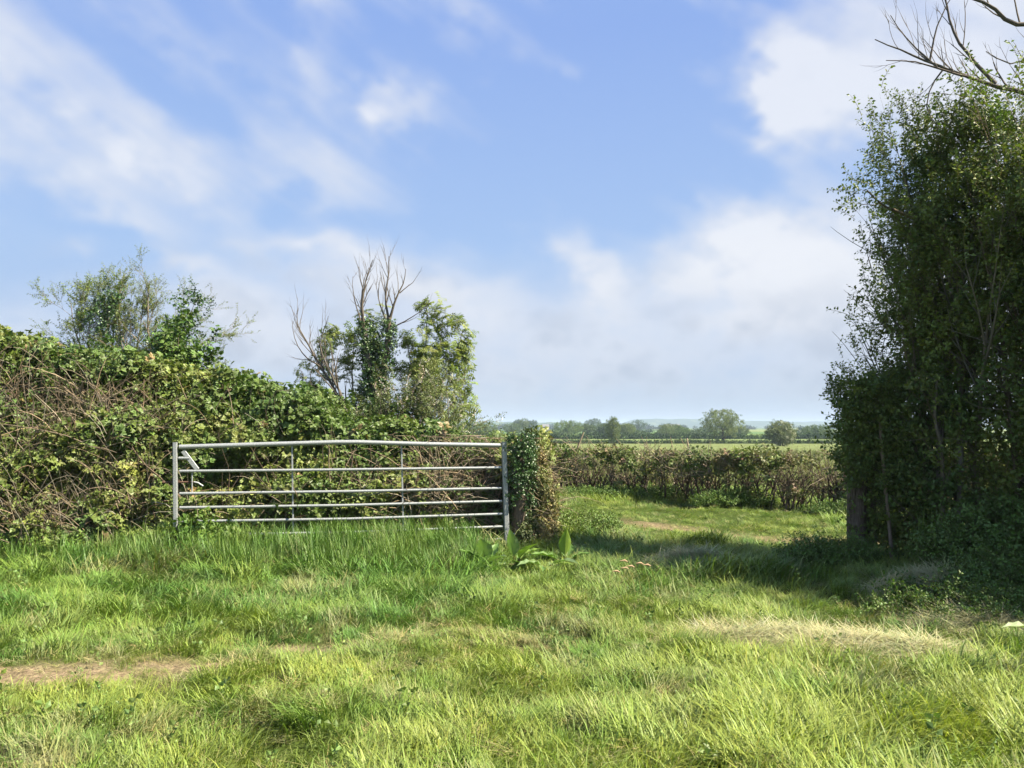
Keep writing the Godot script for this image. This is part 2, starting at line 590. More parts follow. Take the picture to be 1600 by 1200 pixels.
func make_materials() -> void:
	M.grass = tinted(0.52, Color(0.5, 0.56, 0.25), 0.4)
	M.straw = tinted(0.75, Color(0.3, 0.3, 0.25), 0.3)
	M.leaf = tinted(0.5, Color(0.42, 0.5, 0.22), 0.45)
	M.fresh = tinted(0.5, Color(0.72, 0.8, 0.36), 0.4)
	M.ivy = tinted(0.38, Color(0.2, 0.26, 0.1), 0.5)
	M.bark = tinted(0.9, Color(0, 0, 0), 0.25)
	M.far = tinted(0.7, Color(0.3, 0.36, 0.2), 0.3)
	var bm: StandardMaterial3D = M.bark
	bm.albedo_texture = noise_tex(0.02, 0.72, 1.0, 4)
	bm.uv1_triplanar = true
	bm.uv1_world_triplanar = true
	bm.uv1_scale = Vector3(6, 1.5, 6)
	var z := StandardMaterial3D.new()
	z.albedo_color = Color(0.76, 0.78, 0.78)
	z.metallic = 0.4
	z.roughness = 0.6
	z.albedo_texture = noise_tex(0.035, 0.55, 1.0, 12)
	z.roughness_texture = noise_tex(0.02, 0.6, 1.0, 13)
	z.uv1_triplanar = true
	z.uv1_world_triplanar = true
	z.uv1_scale = Vector3(4, 4, 4)
	M.zinc = z
	var rust := plain(Color(0.16, 0.085, 0.05), 0.85)
	rust.albedo_texture = noise_tex(0.05, 0.55, 1.0, 31)
	rust.uv1_triplanar = true
	rust.uv1_scale = Vector3(8, 8, 8)
	M.rust = rust
	var w := plain(Color(0.25, 0.20, 0.145), 0.9, 0.2)
	w.albedo_texture = noise_tex(0.02, 0.5, 1.0, 40)
	w.uv1_triplanar = true
	w.uv1_world_triplanar = true
	w.uv1_scale = Vector3(9, 0.8, 9)
	w.normal_enabled = true
	w.normal_texture = noise_tex(0.02, 0, 1, 40, true)
	M.wood = w
	var gr := tinted(0.95, Color(0, 0, 0), 0.15)
	gr.albedo_texture = noise_tex(0.04, 0.6, 1.0, 51)
	gr.uv1_triplanar = true
	gr.uv1_world_triplanar = true
	gr.uv1_scale = Vector3(0.9, 0.9, 0.9)
	gr.normal_enabled = true
	gr.normal_texture = noise_tex(0.06, 0, 1, 52, true)
	M.ground = gr
	var fd := tinted(0.95, Color(0, 0, 0), 0.1)
	fd.albedo_texture = noise_tex(0.03, 0.75, 1.0, 61)
	fd.uv1_triplanar = true
	fd.uv1_world_triplanar = true
	fd.uv1_scale = Vector3(0.05, 0.05, 0.012)
	M.field = fd

func make_ground() -> void:
	# one sheet, finely divided near the camera and reaching to the horizon
	var xs := []
	var x := 0.0
	var st := 0.14
	while x < 6000.0:
		xs.append(x)
		if x > 9.0: st *= 1.13
		x += st
	xs.append(6000.0)
	var cols := []
	for k in range(xs.size() - 1, 0, -1): cols.append(-xs[k])
	cols.append_array(xs)
	var zs := [60.0, 20.0, 8.0]
	var z := 4.0
	st = 0.14
	while z > -9000.0:
		zs.append(z)
		if z < -21.0: st *= 1.10
		z -= st
	zs.append(-9000.0)
	var mb := Mb.new()
	var nx := cols.size()
	for zz in zs:
		for xx in cols:
			mb.v.append(Vector3(xx, ground_y(xx, zz), zz))
			var col := Color(0.10, 0.135, 0.035)
			if zz > -24.0 and absf(xx) < 24.0:
				var s := clampf(soil(xx, zz) * (1.1 + 1.6 * n3.get_noise_2d(xx * 4.0, zz * 4.0)), 0.0, 1.0)
				var dr := clampf(dry(xx, zz), 0.0, 1.0)
				col = mixc(mixc(Color(0.075, 0.11, 0.025), Color(0.24, 0.195, 0.10), dr * 0.8), Color(0.31, 0.235, 0.15), s)
			elif zz < -400.0:
				col = Color(0.085, 0.14, 0.04)
			mb.c.append(col)
	for j in zs.size():
		for k in nx:
			var p := mb.v[j * nx + k]
			var e := 0.1
			if absf(p.x) < 60.0 and p.z > -120.0:
				mb.n.append(Vector3(ground_y(p.x - e, p.z) - ground_y(p.x + e, p.z), 2 * e, ground_y(p.x, p.z - e) - ground_y(p.x, p.z + e)).normalized())
			else:
				mb.n.append(Vector3.UP)
	for j in zs.size() - 1:
		for k in nx - 1:
			var a := j * nx + k
			mb.i.append(a); mb.i.append(a + nx); mb.i.append(a + 1)
			mb.i.append(a + 1); mb.i.append(a + nx); mb.i.append(a + nx + 1)
	var g := obj("ground", mb.mesh(), M.ground)
	tag(g, "grassy earth under the gateway and fields", "ground", "", "structure")

# ---------------------------------------------------------------- distance
func far_tree(label: String, x: float, d: float, h: float, w: float, col: Color, form: Dictionary) -> void:
	var y0 := ground_y(x, -d) if d < 75.0 else -1.5
	if d > 200.0: h *= 0.85
	var t := thing("field_tree", label, "tree", Vector3(x, y0, -d), "trees out in the fields")
	var mb := Mb.new()
	var tips := []
	var bark: Color = form.get("bark", Color(0.13, 0.11, 0.085))
	var stems: int = form.get("stems", 1)
	for s in stems:
		var lean := Vector3(rr(-0.5, 0.5) * (stems - 1) * 0.35, 1, rr(-0.3, 0.3) * (stems - 1) * 0.3).normalized()
		grow(mb, tips, Vector3(rr(-0.2, 0.2), -0.15, 0), lean, h * 0.42, h * 0.026, 0, {"levels": 3, "tip_level": 2, "wander": 0.1, "up": 0.05, "kids": 4, "from": 0.35, "angle": 0.75, "ratio": 0.55, "bark": bark})
	obj("trunk", mb.mesh(), M.bark, t)
	var ii := insts(2)
	var cs: float = form.get("leaf", 0.07) * h
	var fill: float = form.get("fill", 0.5)
	var bottom: float = form.get("bottom", 0.2)
	var n: int = form.get("n", 420)
	var cy := h * (0.5 + bottom * 0.5)
	var ry := h * (0.5 - bottom * 0.5)
	for k in n:
		var q := rv()
		while q.length() > 1.0: q = rv()
		q = q.normalized() * pow(q.length(), 0.6)
		var wob := 1.0 + 0.42 * n1.get_noise_3d(q.x * 1.9 + x, q.y * 1.9, q.z * 1.9 + d)
		var p := Vector3(q.x * w * 0.5, cy + q.y * ry, q.z * w * 0.5)
		p = Vector3(p.x * wob, cy + (p.y - cy) * wob * 0.94, p.z * wob)
		if n1.get_noise_3d(p.x * 5.0 / w + d, p.y * 5.0 / w, p.z * 5.0 / w) < -0.25 + (0.5 - fill): continue
		var c := vary(Color(col.r * 1.2, col.g * 1.15, col.b * 1.1), 0.22)
		if form.has("blossom") and rng.randf() < float(form.blossom) * (0.6 + 0.6 * q.x): c = vary(Color(0.5, 0.5, 0.38), 0.15)
		ii[k % 2].add(Transform3D(align(rv(), rr(0, TAU), cs * rr(0.7, 1.3)), p), c)
	for q in tips:
		if rng.randf() < 0.7: ii[0].add(Transform3D(align(rv(), rr(0, TAU), cs * rr(0.4, 0.8)), q[0]), vary(col, 0.2))
	many_of("crown", [M.clump_a, M.clump_b], M.far, ii, t)

func far_hedge_row(label: String, a: Vector2, b: Vector2, h: float, thick: float, col: Color, step := 0.8, ragged := 0.3) -> void:
	var t := thing("field_hedge", label, "hedge", Vector3(a.x, -1.5, a.y), "hedges between the fields")
	var len := a.distance_to(b)
	var ii := insts(2)
	var n := int(len / step)
	for k in n:
		var p := a.lerp(b, (k + rng.randf()) / n) - a
		var hh := h * (1.0 + ragged * n1.get_noise_2d(k * 0.09, len))
		if ragged > 0.5 and n1.get_noise_2d(k * 0.05 * step, h * 7.0) < -0.12: continue
		for m in 6:
			var s := minf(thick * 0.5, h * 0.45) * rr(0.6, 1.2)
			ii[m % 2].add(Transform3D(align(rv(), rr(0, TAU), s), Vector3(p.x + rr(-0.5, 0.5) * step, rr(0.1, 1.0) * hh - s * 0.6, p.y + rr(-0.5, 0.5) * thick)), vary(col, 0.25))
	many_of("foliage", [M.clump_a, M.clump_b], M.far, ii, t)

func make_far() -> void:
	M.clump_a = clump(26, 0.62)
	M.clump_b = clump(34, 0.5)
	# fields: pale strips on the plain
	var strips := [
		["field", -60.0, 180.0, 84.0, 139.0, Color(0.17, 0.205, 0.075)],
		["field", -160.0, 300.0, 143.0, 192.0, Color(0.17, 0.225, 0.08)],
		["field", -260.0, 60.0, 198.0, 300.0, Color(0.12, 0.19, 0.05)],
		["field", 62.0, 420.0, 198.0, 330.0, Color(0.14, 0.21, 0.055)],
		["field", 150.0, 700.0, 420.0, 900.0, Color(0.20, 0.25, 0.09)],
		["field", -300.0, 145.0, 340.0, 560.0, Color(0.12, 0.2, 0.07)],
		["field", -500.0, 600.0, 950.0, 1500.0, Color(0.16, 0.22, 0.08)],
	]
	for s in strips:
		var mb := Mb.new()
		var y := -1.47
		for k in 12:
			var x0 := lerpf(s[1], s[2], k / 12.0)
			var x1 := lerpf(s[1], s[2], (k + 1) / 12.0)
			mb.quad(Vector3(x0, y, -s[3]), Vector3(x0, y, -s[4]), Vector3(x1, y, -s[4]), Vector3(x1, y, -s[3]), s[5])
		var o := obj("field", mb.mesh(), M.field)
		tag(o, "", "", "", "structure")
	# hedges, near to far
	far_hedge_row("low clipped dark hedge crossing the nearest far field", Vector2(-30, -143), Vector2(75, -139), 0.75, 1.2, Color(0.055, 0.085, 0.03), 0.35, 0.3)
	far_hedge_row("dark hedge beyond the pale field, behind the round willow", Vector2(-60, -196), Vector2(140, -194), 1.35, 2.0, Color(0.045, 0.08, 0.028), 0.5, 0.35)
	far_hedge_row("shaggy line of bushes under the distant tree row", Vector2(-90, -270), Vector2(160, -262), 1.7, 3.0, Color(0.085, 0.125, 0.045), 0.5, 0.8)
	far_hedge_row("faint grey green hedge across the far pale fields", Vector2(-60, -410), Vector2(330, -400), 2.2, 4.0, Color(0.055, 0.09, 0.04), 1.2, 0.7)
	far_hedge_row("thin wooded line at the foot of the hills", Vector2(-420, -930), Vector2(650, -900), 5.0, 8.0, Color(0.06, 0.09, 0.04), 1.6, 0.9)
	# single trees
	var green := Color(0.10, 0.15, 0.045)
	far_tree("round pale willow with fine open crown in the field", 45.5, 167.0, 7.2, 8.6, Color(0.16, 0.20, 0.085), {"stems": 5, "leaf": 0.036, "fill": 0.62, "bottom": 0.06, "n": 900})
	far_tree("rounded hawthorn bush speckled with white blossom in the field", 42.6, 122.0, 4.1, 4.6, Color(0.13, 0.16, 0.07), {"stems": 3, "leaf": 0.05, "fill": 0.85, "bottom": 0.0, "n": 800, "blossom": 0.22})
	far_tree("slim upright tree with a leafy skirt above the cut hedge", 20.0, 153.0, 5.0, 2.9, Color(0.13, 0.17, 0.065), {"leaf": 0.05, "fill": 0.6, "bottom": 0.02, "n": 400})
	far_tree("broad bushy green tree clump left of the slim field tree", 20.5, 282.0, 6.4, 10.5, Color(0.12, 0.175, 0.05), {"stems": 4, "leaf": 0.06, "fill": 0.8, "bottom": 0.0, "n": 600})
	far_tree("lower dark tree joined to the broad green clump", 28.5, 290.0, 5.0, 7.0, Color(0.085, 0.125, 0.045), {"stems": 3, "leaf": 0.07, "fill": 0.8, "bottom": 0.0})
	far_tree("thin sparse tree rising alone above the hedge end", 3.6, 236.0, 6.9, 3.0, Color(0.13, 0.17, 0.085), {"leaf": 0.035, "fill": 0.35, "bottom": 0.4, "n": 260})
	far_tree("dark round tree just left of the slim field tree", 31.5, 262.0, 5.2, 6.0, Color(0.08, 0.12, 0.045), {"leaf": 0.07, "fill": 0.8, "bottom": 0.05})
	far_tree("light green tree just right of the slim field tree", 36.5, 245.0, 5.0, 5.0, Color(0.13, 0.17, 0.065), {"leaf": 0.06, "fill": 0.7, "bottom": 0.1})
	far_tree("pale feathery tree left of the willow, trunk showing", 43.0, 214.0, 4.6, 4.6, Color(0.14, 0.18, 0.08), {"leaf": 0.05, "fill": 0.5, "bottom": 0.25, "n": 300})
	far_tree("rounded mid green tree third left of the willow", 44.5, 300.0, 5.0, 8.0, Color(0.11, 0.155, 0.055), {"stems": 2, "leaf": 0.065, "fill": 0.75, "bottom": 0.0})
	far_tree("full dark green tree next left of the willow", 56.0, 262.0, 4.2, 8.5, Color(0.095, 0.15, 0.04), {"stems": 3, "leaf": 0.07, "fill": 0.9, "bottom": 0.0, "n": 520})
	far_tree("hazy oak next to the full dark tree", 66.5, 320.0, 5.2, 8.0, Color(0.10, 0.145, 0.05), {"leaf": 0.065, "fill": 0.8, "bottom": 0.05})
	far_tree("small green tree between willow and blossoming hawthorn", 74.0, 250.0, 3.6, 6.0, Color(0.09, 0.13, 0.045), {"stems": 2, "leaf": 0.08, "fill": 0.85, "bottom": 0.0})
	far_tree("tiny dark round tree on the far pale field", 97.0, 640.0, 7.0, 9.0, Color(0.06, 0.09, 0.035), {"leaf": 0.09, "fill": 0.9, "bottom": 0.1, "n": 160})
	far_tree("dark green tree peeping past the shady right hedge", 93.0, 235.0, 4.6, 9.0, Color(0.09, 0.135, 0.045), {"stems": 3, "leaf": 0.07, "fill": 0.85, "bottom": 0.0})
	far_tree("broad olive tree showing over the hedge top by the gate", -9.0, 260.0, 5.4, 8.5, Color(0.11, 0.155, 0.055), {"stems": 3, "leaf": 0.065, "fill": 0.85, "bottom": 0.0})
	far_tree("dark tree over the hedge top, left of the olive one", -18.0, 310.0, 6.2, 9.5, Color(0.075, 0.12, 0.05), {"stems": 2, "leaf": 0.07, "fill": 0.85, "bottom": 0.0})
	far_tree("rounded tree half hidden between olive tree and thin tree", 0.0, 330.0, 5.6, 8.0, Color(0.10, 0.15, 0.06), {"stems": 2, "leaf": 0.07, "fill": 0.8, "bottom": 0.0})
	far_tree("dark paired tree on the skyline, left one", 4.5, 560.0, 9.6, 8.0, Color(0.06, 0.095, 0.045), {"leaf": 0.08, "fill": 0.9, "bottom": 0.1, "n": 220})
	far_tree("dark paired tree on the skyline, right one", 14.0, 560.0, 9.4, 9.5, Color(0.06, 0.095, 0.045), {"leaf": 0.08, "fill": 0.9, "bottom": 0.1, "n": 220})
	far_tree("tall hazy tree behind the broad green clump", 55.0, 520.0, 10.5, 12.0, Color(0.075, 0.115, 0.05), {"leaf": 0.07, "fill": 0.8, "bottom": 0.1, "n": 240})
	far_tree("hazy round tree on the skyline between the middle trees", 92.0, 560.0, 9.5, 12.0, Color(0.075, 0.115, 0.05), {"leaf": 0.07, "fill": 0.85, "bottom": 0.05, "n": 240})
	# farm sheds among the trees
	for f in [[22.5, 520.0, 5.0, "tiny pale farm shed among the left trees"], [108.0, 520.0, 10.0, "small pale farmhouse behind the trees near the willow"]]:
		var t := thing("farm_building", f[3], "building", Vector3(f[0], -1.5, -f[1]))
		var w: float = f[2]
		var mb := Mb.new()
		mb.box(Transform3D(Basis(), Vector3(0, 1.6, 0)), Vector3(w, 3.2, 7), 0.05, Color(0.32, 0.30, 0.27))
		obj("wall", mb.mesh(), M.far, t)
		mb = Mb.new()
		var rc := Color(0.19, 0.19, 0.19)
		var a := Vector3(-w * 0.52, 3.1, 3.9)
		var b := Vector3(w * 0.52, 3.1, 3.9)
		var c := Vector3(w * 0.52, 4.9, 0)
		var d := Vector3(-w * 0.52, 4.9, 0)
		var e := Vector3(-w * 0.52, 3.1, -3.9)
		var g := Vector3(w * 0.52, 3.1, -3.9)
		mb.quad(a, d, c, b, rc); mb.quad(g, c, d, e, rc); mb.tri(a, e, d, rc); mb.tri(b, c, g, rc)
		mb.quad(a, b, g, e, rc)
		obj("roof", mb.mesh(), M.far, t)
	# hills
	hill(-900.0, 420.0, 1700.0, 700.0, [[-900, 10], [-500, 13], [-200, 16], [-60, 15], [120, 13], [260, 10], [420, 0]], 3.5, Color(0.05, 0.085, 0.035), 0.02)
	hill(-150.0, 950.0, 2300.0, 700.0, [[-150, 4], [150, 10], [380, 13], [425, 24], [490, 27], [540, 24], [590, 27], [665, 25], [750, 20], [825, 21], [950, 15]], 2.4, Color(0.05, 0.08, 0.035), 0.012)
	hill(500.0, 2100.0, 2600.0, 750.0, [[500, 10], [750, 19], [875, 22], [1025, 22], [1125, 20], [1300, 23], [1600, 22], [2100, 15]], 2.0, Color(0.05, 0.08, 0.035), 0.012)
	hill(-1600.0, -350.0, 2100.0, 750.0, [[-1600, 20], [-1200, 26], [-750, 22], [-350, 5]], 2.0, Color(0.05, 0.08, 0.035), 0.012)

func hill(x0: float, x1: float, d: float, depth: float, prof: Array, rough: float, col: Color, freq: float) -> void:
	var mb := Mb.new()
	var nx := 150
	var nz := 10
	var g := []
	for j in nz + 1:
		var t := float(j) / nz
		var row := []
		for k in nx + 1:
			var x := lerpf(x0, x1, float(k) / nx)
			var h := lut(prof, x) + rough * n1.get_noise_2d(x * freq, d) + rough * 0.5 * n1.get_noise_2d(x * freq * 3.0, d + t * 9.0)
			row.append(Vector3(x, -2.0 + maxf(h, 0.0) * 1.2 * sin(t * PI), -d - t * depth))
		g.append(row)
	for j in nz:
		for k in nx:
			var c := vary(mixc(col, Color(0.13, 0.17, 0.06), smoothstep(0.15, 0.4, n1.get_noise_2d(k * 0.16, j * 0.9 + d)) * 0.8), 0.12)
			mb.quad(g[j][k], g[j + 1][k], g[j + 1][k + 1], g[j][k + 1], c)
	var o := obj("hill", mb.mesh(), M.field)
	tag(o, "", "", "", "structure")

# ---------------------------------------------------------------- gate
func gp(t: float, y: float, off := 0.0) -> Vector3:
	# along the gate: 0 at the latch end, 1 at the hinges
	var a := Vector3(-3.93, 0, -9.0)
	var b := Vector3(-0.1, 0, -9.8)
	var s := (b - a).normalized().cross(Vector3.UP)
	return a.lerp(b, t) + Vector3(-0.03 * (1.3 - y) * -1.0, y, 0) - s * off

func bar(points: Array, r: float, sides := 12) -> ArrayMesh:
	var mb := Mb.new()
	var rad := []
	for p in points: rad.append(r)
	mb.tube(points, rad, sides, Color.WHITE, true)
	return mb.mesh()

func flat(a: Vector3, b: Vector3, w: float, th: float, bev := 0.003) -> ArrayMesh:
	var mb := Mb.new()
	var y := (b - a).normalized()
	var along := (gp(1, 0) - gp(0, 0)).normalized()
	var z := along.cross(y).normalized()
	if z.length() < 0.1: z = Vector3.BACK
	var x := y.cross(z).normalized()
	mb.box(Transform3D(Basis(x, y, z), (a + b) * 0.5), Vector3(w, a.distance_to(b), th), bev, Color.WHITE)
	return mb.mesh()

func make_gate() -> void:
	var t := thing("field_gate", "galvanised steel seven bar field gate standing along the hedge", "gate")
	var hs := [1.315, 1.034, 0.775, 0.612, 0.452, 0.294, 0.14]
	for k in 7:
		var y: float = hs[k]
		if k == 0:
			obj("top_rail", bar([gp(0.012, y), gp(0.25, y + 0.026), gp(0.47, y + 0.048), gp(0.53, y + 0.048), gp(0.75, y + 0.02), gp(0.988, y)], 0.0275, 16), M.zinc, t)
		else:
			var sag := -0.004 * k
			obj("rail", bar([gp(0.012, y), gp(0.5, y + sag), gp(0.988, y)], 0.0168), M.zinc, t)
	obj("stile", flat(gp(0, 0.03), gp(0, 1.37), 0.05, 0.05, 0.008), M.zinc, t)
	obj("stile", flat(gp(1, 0.02), gp(1, 1.36), 0.062, 0.062, 0.008), M.zinc, t)
	for k in [0.3356, 0.67]:
		obj("upright", flat(gp(k, 0.12, 0.026), gp(k, 1.32, 0.030), 0.02, 0.008), M.zinc, t)
	# latch end: brace plate, tab, guide rod and slam latch
	obj("brace", flat(gp(0.022, 1.27, 0.0), gp(0.062, 1.05, 0.0), 0.05, 0.02), M.zinc, t)
	obj("bracket", bar([gp(0.01, 1.185), gp(0.04, 1.185)], 0.018, 8), M.zinc, t)
	obj("guide_rod", bar([gp(0.047, 1.034, 0.01), gp(0.046, 0.775, 0.01)], 0.008, 8), M.zinc, t)
	var l := obj("latch", bar([gp(-0.038, 0.905, 0.034), gp(0.05, 0.905, 0.034)], 0.011, 8), M.rust, t)
	obj("handle", bar([gp(0.05, 0.905, 0.034), gp(0.062, 0.895, 0.036), gp(0.076, 0.855, 0.04)], 0.0095, 8), M.zinc, l)
	obj("latch_plate", flat(gp(-0.012, 0.925, 0.04), gp(0.012, 0.925, 0.04), 0.03, 0.02), M.rust, t)
	for y in [1.25, 0.2]:
		obj("hinge", bar([gp(1.008, y), gp(1.045, y)], 0.012, 8), M.zinc, t)
	# hanging post behind the hinges
	post("gate_post", "dark ivy hung timber gatepost behind the gate hinges", Vector3(0.09, -0.1, -9.92), 0.17, 1.42, Vector3(0.02, 1, 0.01))
	post("gate_post", "weathered grey timber gatepost half swallowed by the right hedge", Vector3(3.90, -0.1, -8.82), 0.19, 1.62, Vector3(0.03, 1, 0.0))
	post("gate_post", "second timber post set close behind the weathered gatepost", Vector3(4.13, -0.1, -9.0), 0.16, 1.5, Vector3(-0.01, 1, 0.02))
	var mb := Mb.new()
	mb.tube([Vector3(4.18, -0.05, -8.55), Vector3(4.15, 0.45, -8.53), Vector3(4.12, 0.9, -8.54), Vector3(4.07, 1.35, -8.5), Vector3(4.06, 1.6, -8.5)], [0.02, 0.019, 0.02, 0.018, 0.016], 7, Color(0.30, 0.24, 0.17), true)
	var s := obj("stake", mb.mesh(), M.bark)
	tag(s, "thin crooked bare stake in front of the shady right hedge", "stake")

func post(called: String, label: String, at: Vector3, w: float, h: float, up: Vector3) -> void:
	var t := thing(called, label, "post", at)
	var mb := Mb.new()
	var pts := []
	var rad := []
	for k in 7:
		var y := h * k / 6.0
		pts.append(up.normalized() * y + Vector3(rr(-0.006, 0.006), 0, rr(-0.006, 0.006)))
		rad.append(w * 0.55 * rr(0.95, 1.05))
	mb.tube(pts, rad, 9, Color.WHITE, true)
	obj("timber", mb.mesh(), M.wood, t)
	# long drying cracks stand out as raised strips of grain
	for k in 5:
		var a := rr(0, TAU)
		var q := Vector3(cos(a), 0, sin(a)) * w * 0.53
		mb = Mb.new()
		var y0 := rr(0.0, h * 0.5)
		mb.tube([up * y0 + q, up * (y0 + h * 0.2) + q * rr(1.0, 1.05), up * minf(y0 + h * 0.42, h * 0.97) + q], [0.004, 0.012, 0.003], 4, Color.WHITE)
		obj("grain_ridge", mb.mesh(), M.wood, t)

# ---------------------------------------------------------------- left hedge
var LH := [[-13.0, 3.1], [-9.0, 2.95], [-6.65, 2.78], [-5.4, 2.52], [-4.16, 2.28], [-3.33, 2.1], [-2.66, 1.92], [-2.33, 1.68], [-1.9, 1.54], [-0.83, 1.5], [-0.5, 1.48], [0.42, 1.46], [0.6, 1.3]]

func lh_front(x: float) -> float:
	return -9.0 - 0.8 * (x + 3.93) / 3.83 - 0.42 + 0.32 * smoothstep(-4.1, -5.2, x)

func make_left_hedge() -> void:
	var sprays := []
	for k in 4: sprays.append(spray(8, 0.22, 0.068, 0.052, 0.35, 0.15, k % 2 == 0))
	var small := []
	for k in 3: small.append(spray(14, 0.22, 0.036, 0.024, 0.5, 0.15))
	M.sprays = sprays
	M.small = small
	var t := thing("bramble_hedge", "long overgrown bramble hedge with bare brown canes behind the gate", "hedge", Vector3(0, 0, 0))
	var ii := insts(4)
	var jj := insts(3)
	var olive := Color(0.165, 0.215, 0.052)
	var deep := Color(0.08, 0.145, 0.03)
	var yellow := Color(0.25, 0.27, 0.07)
	for k in 33000:
		var x := rr(-11.0, 0.45)
		if x < -7.5 and rng.randf() < 0.5: continue
		var lump := n3.get_noise_2d(x * 0.8, 2.0) * 0.22
		var h := lut(LH, x) - 0.2 + lump * 0.9 + n3.get_noise_2d(x * 2.6, 8.0) * 0.24
		var thick := lerpf(1.5, 0.9, smoothstep(-3.0, 0.0, x))
		var y: float
		var z: float
		var out: Vector3
		var inner := rng.randf() < 0.34
		if inner:
			y = rr(0.02, h)
			z = lh_front(x) - 0.3 * y - rr(0.0, thick)
			out = (rv() + Vector3.UP * 0.5)
		elif rng.randf() < 0.25:
			# the top
			y = h - absf(rng.randfn(0.0, 0.07))
			z = lh_front(x) - 0.3 * h - rr(0.12, thick)
			out = Vector3(0, 1.0, 0.15) + rv() * 0.7
		else:
			y = rr(0.0, 1.0) * h
			var f := y / h
			var b := n3.get_noise_3d(x * 1.1, y * 1.4, 4.0) * 0.62
			z = lh_front(x) - 0.3 * y + b - 0.5 * pow(maxf(0.0, f - 0.72) / 0.28, 2.0) * 0.5 - absf(rng.randfn(0.0, 0.07))
			out = Vector3(0.3, 0.8, 0.8) + rv() * 0.75
			# bare places where only canes show
			var bare := 1.1 * gauss(x, y, -5.75, 1.95, 0.62, 0.42) + 0.8 * gauss(x, y, -4.75, 1.9, 0.5, 0.35) + 0.55 * gauss(x, y, -6.0, 0.5, 0.8, 0.3) + 0.75 * gauss(x, y, -4.6, 0.45, 0.7, 0.4) + 1.0 * gauss(x, y, -0.7, 0.45, 0.9, 0.5) + 0.6 * gauss(x, y, -0.5, 1.1, 0.4, 0.3) + 0.7 * gauss(x, y, -2.6, 0.3, 1.2, 0.3)
			bare += n3.get_noise_3d(x * 2.4, y * 2.8, 11.0) * 0.9
			if rng.randf() < clampf(bare * 1.25 - 0.22, 0.0, 0.93): continue
		var tone := n3.get_noise_3d(x * 0.9, y * 1.2, 30.0) * 1.6
		var c := mixc(olive, deep, 0.2 + tone)
		c = mixc(c, yellow, clampf(-tone - 0.15 + rr(-0.3, 0.3), 0.0, 0.8))
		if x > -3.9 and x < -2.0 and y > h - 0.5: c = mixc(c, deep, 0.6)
		if rng.randf() < 0.025: c = Color(0.26, 0.2, 0.10)
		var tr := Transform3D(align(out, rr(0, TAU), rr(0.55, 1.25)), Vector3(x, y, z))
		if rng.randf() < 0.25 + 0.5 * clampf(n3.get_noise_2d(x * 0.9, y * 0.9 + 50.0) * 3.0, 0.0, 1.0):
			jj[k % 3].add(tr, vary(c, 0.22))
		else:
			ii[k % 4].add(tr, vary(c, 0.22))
	for k in 4500:
		# the leafy heart of the hedge
		var x := rr(-8.5, -0.2)
		var h := lut(LH, x) - 0.3
		var y := rr(0.1, 1.0) * h
		ii[k % 4].add(Transform3D(align(rv() + Vector3.UP * 0.4, rr(0, TAU), rr(0.9, 1.4)), Vector3(x, y, lh_front(x) - 0.3 * y - rr(0.45, 1.0))), vary(mixc(olive, deep, rng.randf()), 0.25))
	many_of("foliage", sprays, M.leaf, ii, t)
	many_of("foliage", small, M.leaf, jj, t)
	# canes: arching, dead or woody
	var groups := [Color(0.43, 0.36, 0.255), Color(0.33, 0.265, 0.18), Color(0.22, 0.175, 0.125)]
	for gi in 3:
		var mb := Mb.new()
		for k in 1050:
			var x := rr(-8.5, 0.5)
			if rng.randf() < 0.3: x = rng.randfn(-5.5, 0.7)
			elif rng.randf() < 0.25: x = rng.randfn(-0.7, 0.5)
			x = minf(x, 0.5)
			if x > -4.4 and x < -1.4 and rng.randf() < 0.6: continue
			var h := lut(LH, x) - 0.22
			var y := rr(0.0, 1.0) * h * 0.86
			var z := lh_front(x) - 0.3 * y - rr(-0.12, 0.22) + n3.get_noise_3d(x * 1.1, y * 1.4, 4.0) * 0.62
			var d := Vector3(rr(-0.8, 0.8), rr(0.3, 1.2), rr(-0.3, 0.5)).normalized()
			var ln := rr(0.3, 1.0)
			var droop := rr(0.0, 0.34)
			var pts := [Vector3(x, y, z)]
			var p := Vector3(x, y, z)
			for s in 5:
				p += d * ln / 5.0
				d = (d + Vector3(0, -droop, 0.02) + rv() * 0.13).normalized()
				if p.y > h + 0.15: p.y = h + 0.15
				p.y = maxf(p.y, 0.01)
				pts.append(p)
			var r := rr(0.003, 0.0068)
			mb.tube(pts, [r, r, r * 0.9, r * 0.8, r * 0.65, r * 0.4], 3, vary(groups[gi], 0.3))
		var o := obj("cane", mb.mesh(), M.bark, t)
		o.set_meta("kind", "stuff")
	# stout stems inside, so that the hedge stands on wood
	var mb2 := Mb.new()
	for k in 60:
		var x := rr(-9.0, 0.3)
		var tips := []
		grow(mb2, tips, Vector3(x, -0.05, lh_front(x) - rr(0.25, 0.7)), Vector3(rr(-0.4, 0.4), 1, rr(-0.1, 0.3)).normalized(), lut(LH, x) * 0.5, rr(0.012, 0.028), 0, {"levels": 2, "tip_level": 9, "wander": 0.2, "up": 0.05, "kids": 3, "from": 0.3, "angle": 0.7, "ratio": 0.6, "bark": Color(0.15, 0.12, 0.09)})
	var st := obj("stem", mb2.mesh(), M.bark, t)
	st.set_meta("kind", "stuff")
	# end of the hedge: dry ivy and bramble over the post
	var e := thing("ivy_bush", "dry brownish ivy mass rounding off the hedge end", "ivy", Vector3(0.3, 0, -10.35))
	var ivy := []
	for k in 3: ivy.append(spray(8, 0.16, 0.045, 0.042, 0.5, 0.1))
	M.ivy_sprays = ivy
	var kk := insts(3)
